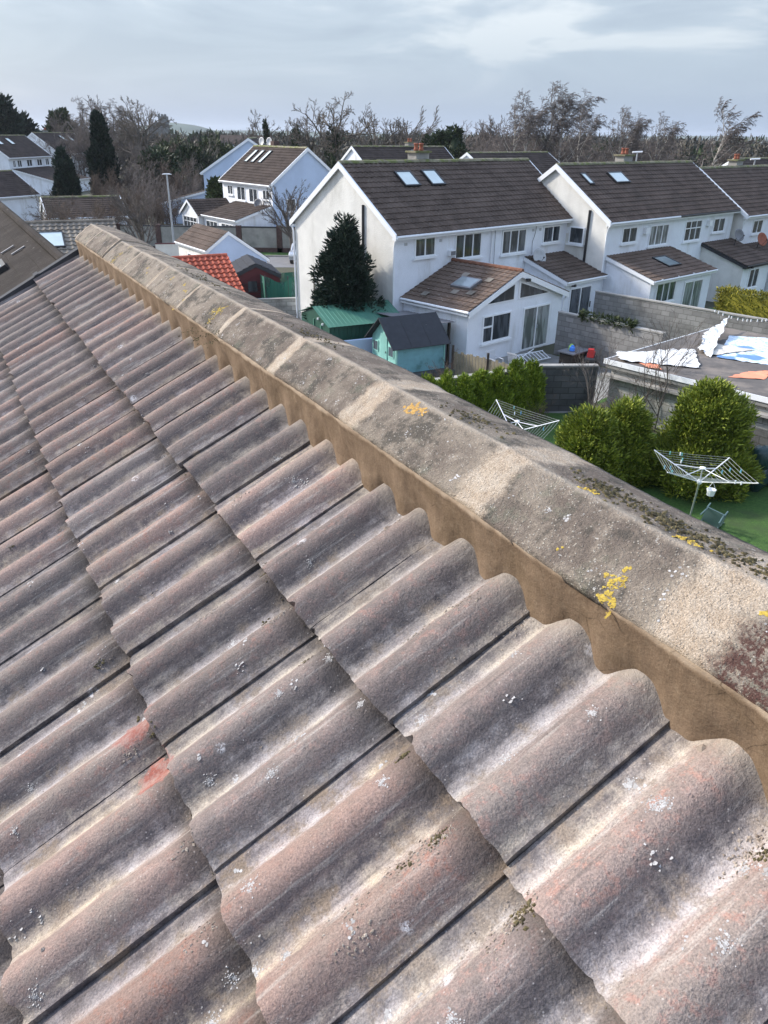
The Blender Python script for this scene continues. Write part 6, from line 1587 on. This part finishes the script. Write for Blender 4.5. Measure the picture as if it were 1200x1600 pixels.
for q in range(110):
    D = rs.uniform(185, 420); u = rs.uniform(-30, 1260); d = ray(u, 215); x = d.x / d.y * D; hh = rs.uniform(5, 8.8) + (D - 175) * .005; R_ = rs.uniform(3, 5.5)
    n = 110; p = rs.normal(size=(n, 3)); p /= np.linalg.norm(p, axis=1, keepdims=True); p *= rs.uniform(.3, 1, (n, 1)) ** .5
    Ps.append(np.array([x, D, hh * .5]) + p * np.array([R_, R_, hh * .5])); Ds.append(p + np.array([0, 0, .5]))
V, Fq = sprigs(rs, np.concatenate(Ps), np.concatenate(Ds), 1.6, .8); o = mesh_np('far_evergreens', V, Fq, M['leaf_ivy']); tag(o, 'dark evergreen patches scattered in the far woodland', kind='stuff')

ch = empty('church_ruin', (-121, 455, 0)); tag(ch, 'grey ruined church tower on the skyline', 'church')
M['stone'] = simple('grey_stone', (.17, .17, .165), .95, .2, .5)
mb = MB(); mb.box(-2.2, 2.2, -2.2, 2.2, 0, 16.2)
for x in (-2.2, -.5, 1.2): mb.box(x, x + 1.0, -2.2, -1.4, 16.2, 17.2)
mb.build('tower', M['stone'], ch)
mb = MB(); mb.prism([(-2.2, -1.8, 0), (-8.5, -1.8, 0), (-8.5, -1.8, 10), (-7.2, -1.8, 12.6), (-5.4, -1.8, 11.6), (-3.8, -1.8, 14.6), (-2.2, -1.8, 12.0)], (0, 1.2, 0)); mb.build('ruined_nave', M['stone'], ch)
mb = MB()
for i in range(41):
    pass
def hill(name, x0, y0, wx, wy, h_):
    V = []; Fc = []; n = 24
    for i in range(n + 1):
        for j in range(n + 1):
            u_, v_ = i / n * 2 - 1, j / n * 2 - 1; r2_ = min(1, u_ * u_ + v_ * v_); V.append((x0 + u_ * wx, y0 + v_ * wy, h_ * (math.cos(math.pi * math.sqrt(r2_)) * .5 + .5) * (1 + .15 * mn.noise(Vector((u_ * 3, v_ * 3, 1)))) - .5))
    for i in range(n):
        for j in range(n): Fc.append((i * (n + 1) + j, (i + 1) * (n + 1) + j, (i + 1) * (n + 1) + j + 1, i * (n + 1) + j + 1))
    mb = MB(); mb.add(V, Fc); mb.build(name, M['hill'], None, True)['kind'] = 'structure'
hill('hill', -480, 1900, 170, 200, 27); hill('hill', -300, 2400, 900, 250, 15); hill('hill', 1500, 3600, 1300, 400, 22); hill('hill', 300, 3000, 1200, 300, 13)
gF = 'far white terrace houses on the horizon'
tpl_t = empty('terrace_house', (0, 0, 0)); tag(tpl_t, 'tiny white terrace house with dark roof in the far row below the skyline trees', 'house', gF)
mb = MB(); mb.box(0, 8, 0, 7, 0, 5.0); mb.build('wall', M['render_white'], tpl_t)
mb = MB(); mb.prism([(-.2, -.3, 4.9), (-.2, 7.3, 4.9), (-.2, 3.5, 7.4)], (8.4, 0, 0)); mb.build('roof', M['tiles_dark'], tpl_t)
mb = MB()
for x in (1, 5): mb.box(x, x + 1.6, -.05, .05, 2.8, 4.2); mb.box(x, x + 1.6, -.05, .05, .6, 2.0)
mb.build('windows', M['glass'], tpl_t)
for i, u in enumerate((346, 355, 366, 377, 388, 399)):
    d = ray(u, 212); D = 262 + i * 3; r_ = tpl_t if i == 0 else copy_tree(tpl_t); r_.location = (d.x / d.y * D, D, .8); r_.rotation_euler = (0, 0, math.radians(14))
ms_ = empty('radio_mast', (205, 430, 0)); tag(ms_, 'thin pale mast on the horizon near the right edge', 'mast')
mb = MB(); mb.tube([(0, 0, 0), (0, 0, 18.5)], [.6, .35], 6); mb.build('pole', M['dish_light'], ms_); mb = MB(); mb.box(-.9, .9, -.3, .3, 16.5, 17.2); mb.build('aerials', M['dish_light'], ms_)
for u, v, D, lb in ((996, 238, 60, 'small white roof aerial behind the second ridge'), (1180, 249, 62, 'white aerial bar above the third ridge at the right edge')):
    x, y, h_ = spot(u, v, D); r_ = empty('street_lamp', (x, y, 0)); tag(r_, lb.replace('small white roof aerial', 'white-headed lamp post').replace('white aerial bar', 'white-headed lamp post'), 'street lamp')
    mb = MB(); mb.tube([(0, 0, 0), (0, 0, h_)], [.09, .05], 8); mb.build('pole', M['grey_metal'], r_); mb = MB(); mb.tube([(-.35, 0, h_), (.35, 0, h_ + .04)], .06, 6); mb.build('lamp_head', M['upvc'], r_)

# air: an even pale haze round the camera and the whole scene
hb = MB(); hb.box(-4500, 4500, -650, 7500, -1.5, 60)
hm = bpy.data.materials.new('haze'); hm.use_nodes = True; ht = hm.node_tree; ht.nodes.clear()
ho = ht.nodes.new('ShaderNodeOutputMaterial'); hv = ht.nodes.new('ShaderNodeVolumePrincipled'); ht.links.new(hv.outputs[0], ho.inputs['Volume'])
hv.inputs['Color'].default_value = (.80, .88, 1, 1); hv.inputs['Density'].default_value = .00012; hv.inputs['Anisotropy'].default_value = .2
o = hb.build('haze', hm); tag(o, kind='stuff')
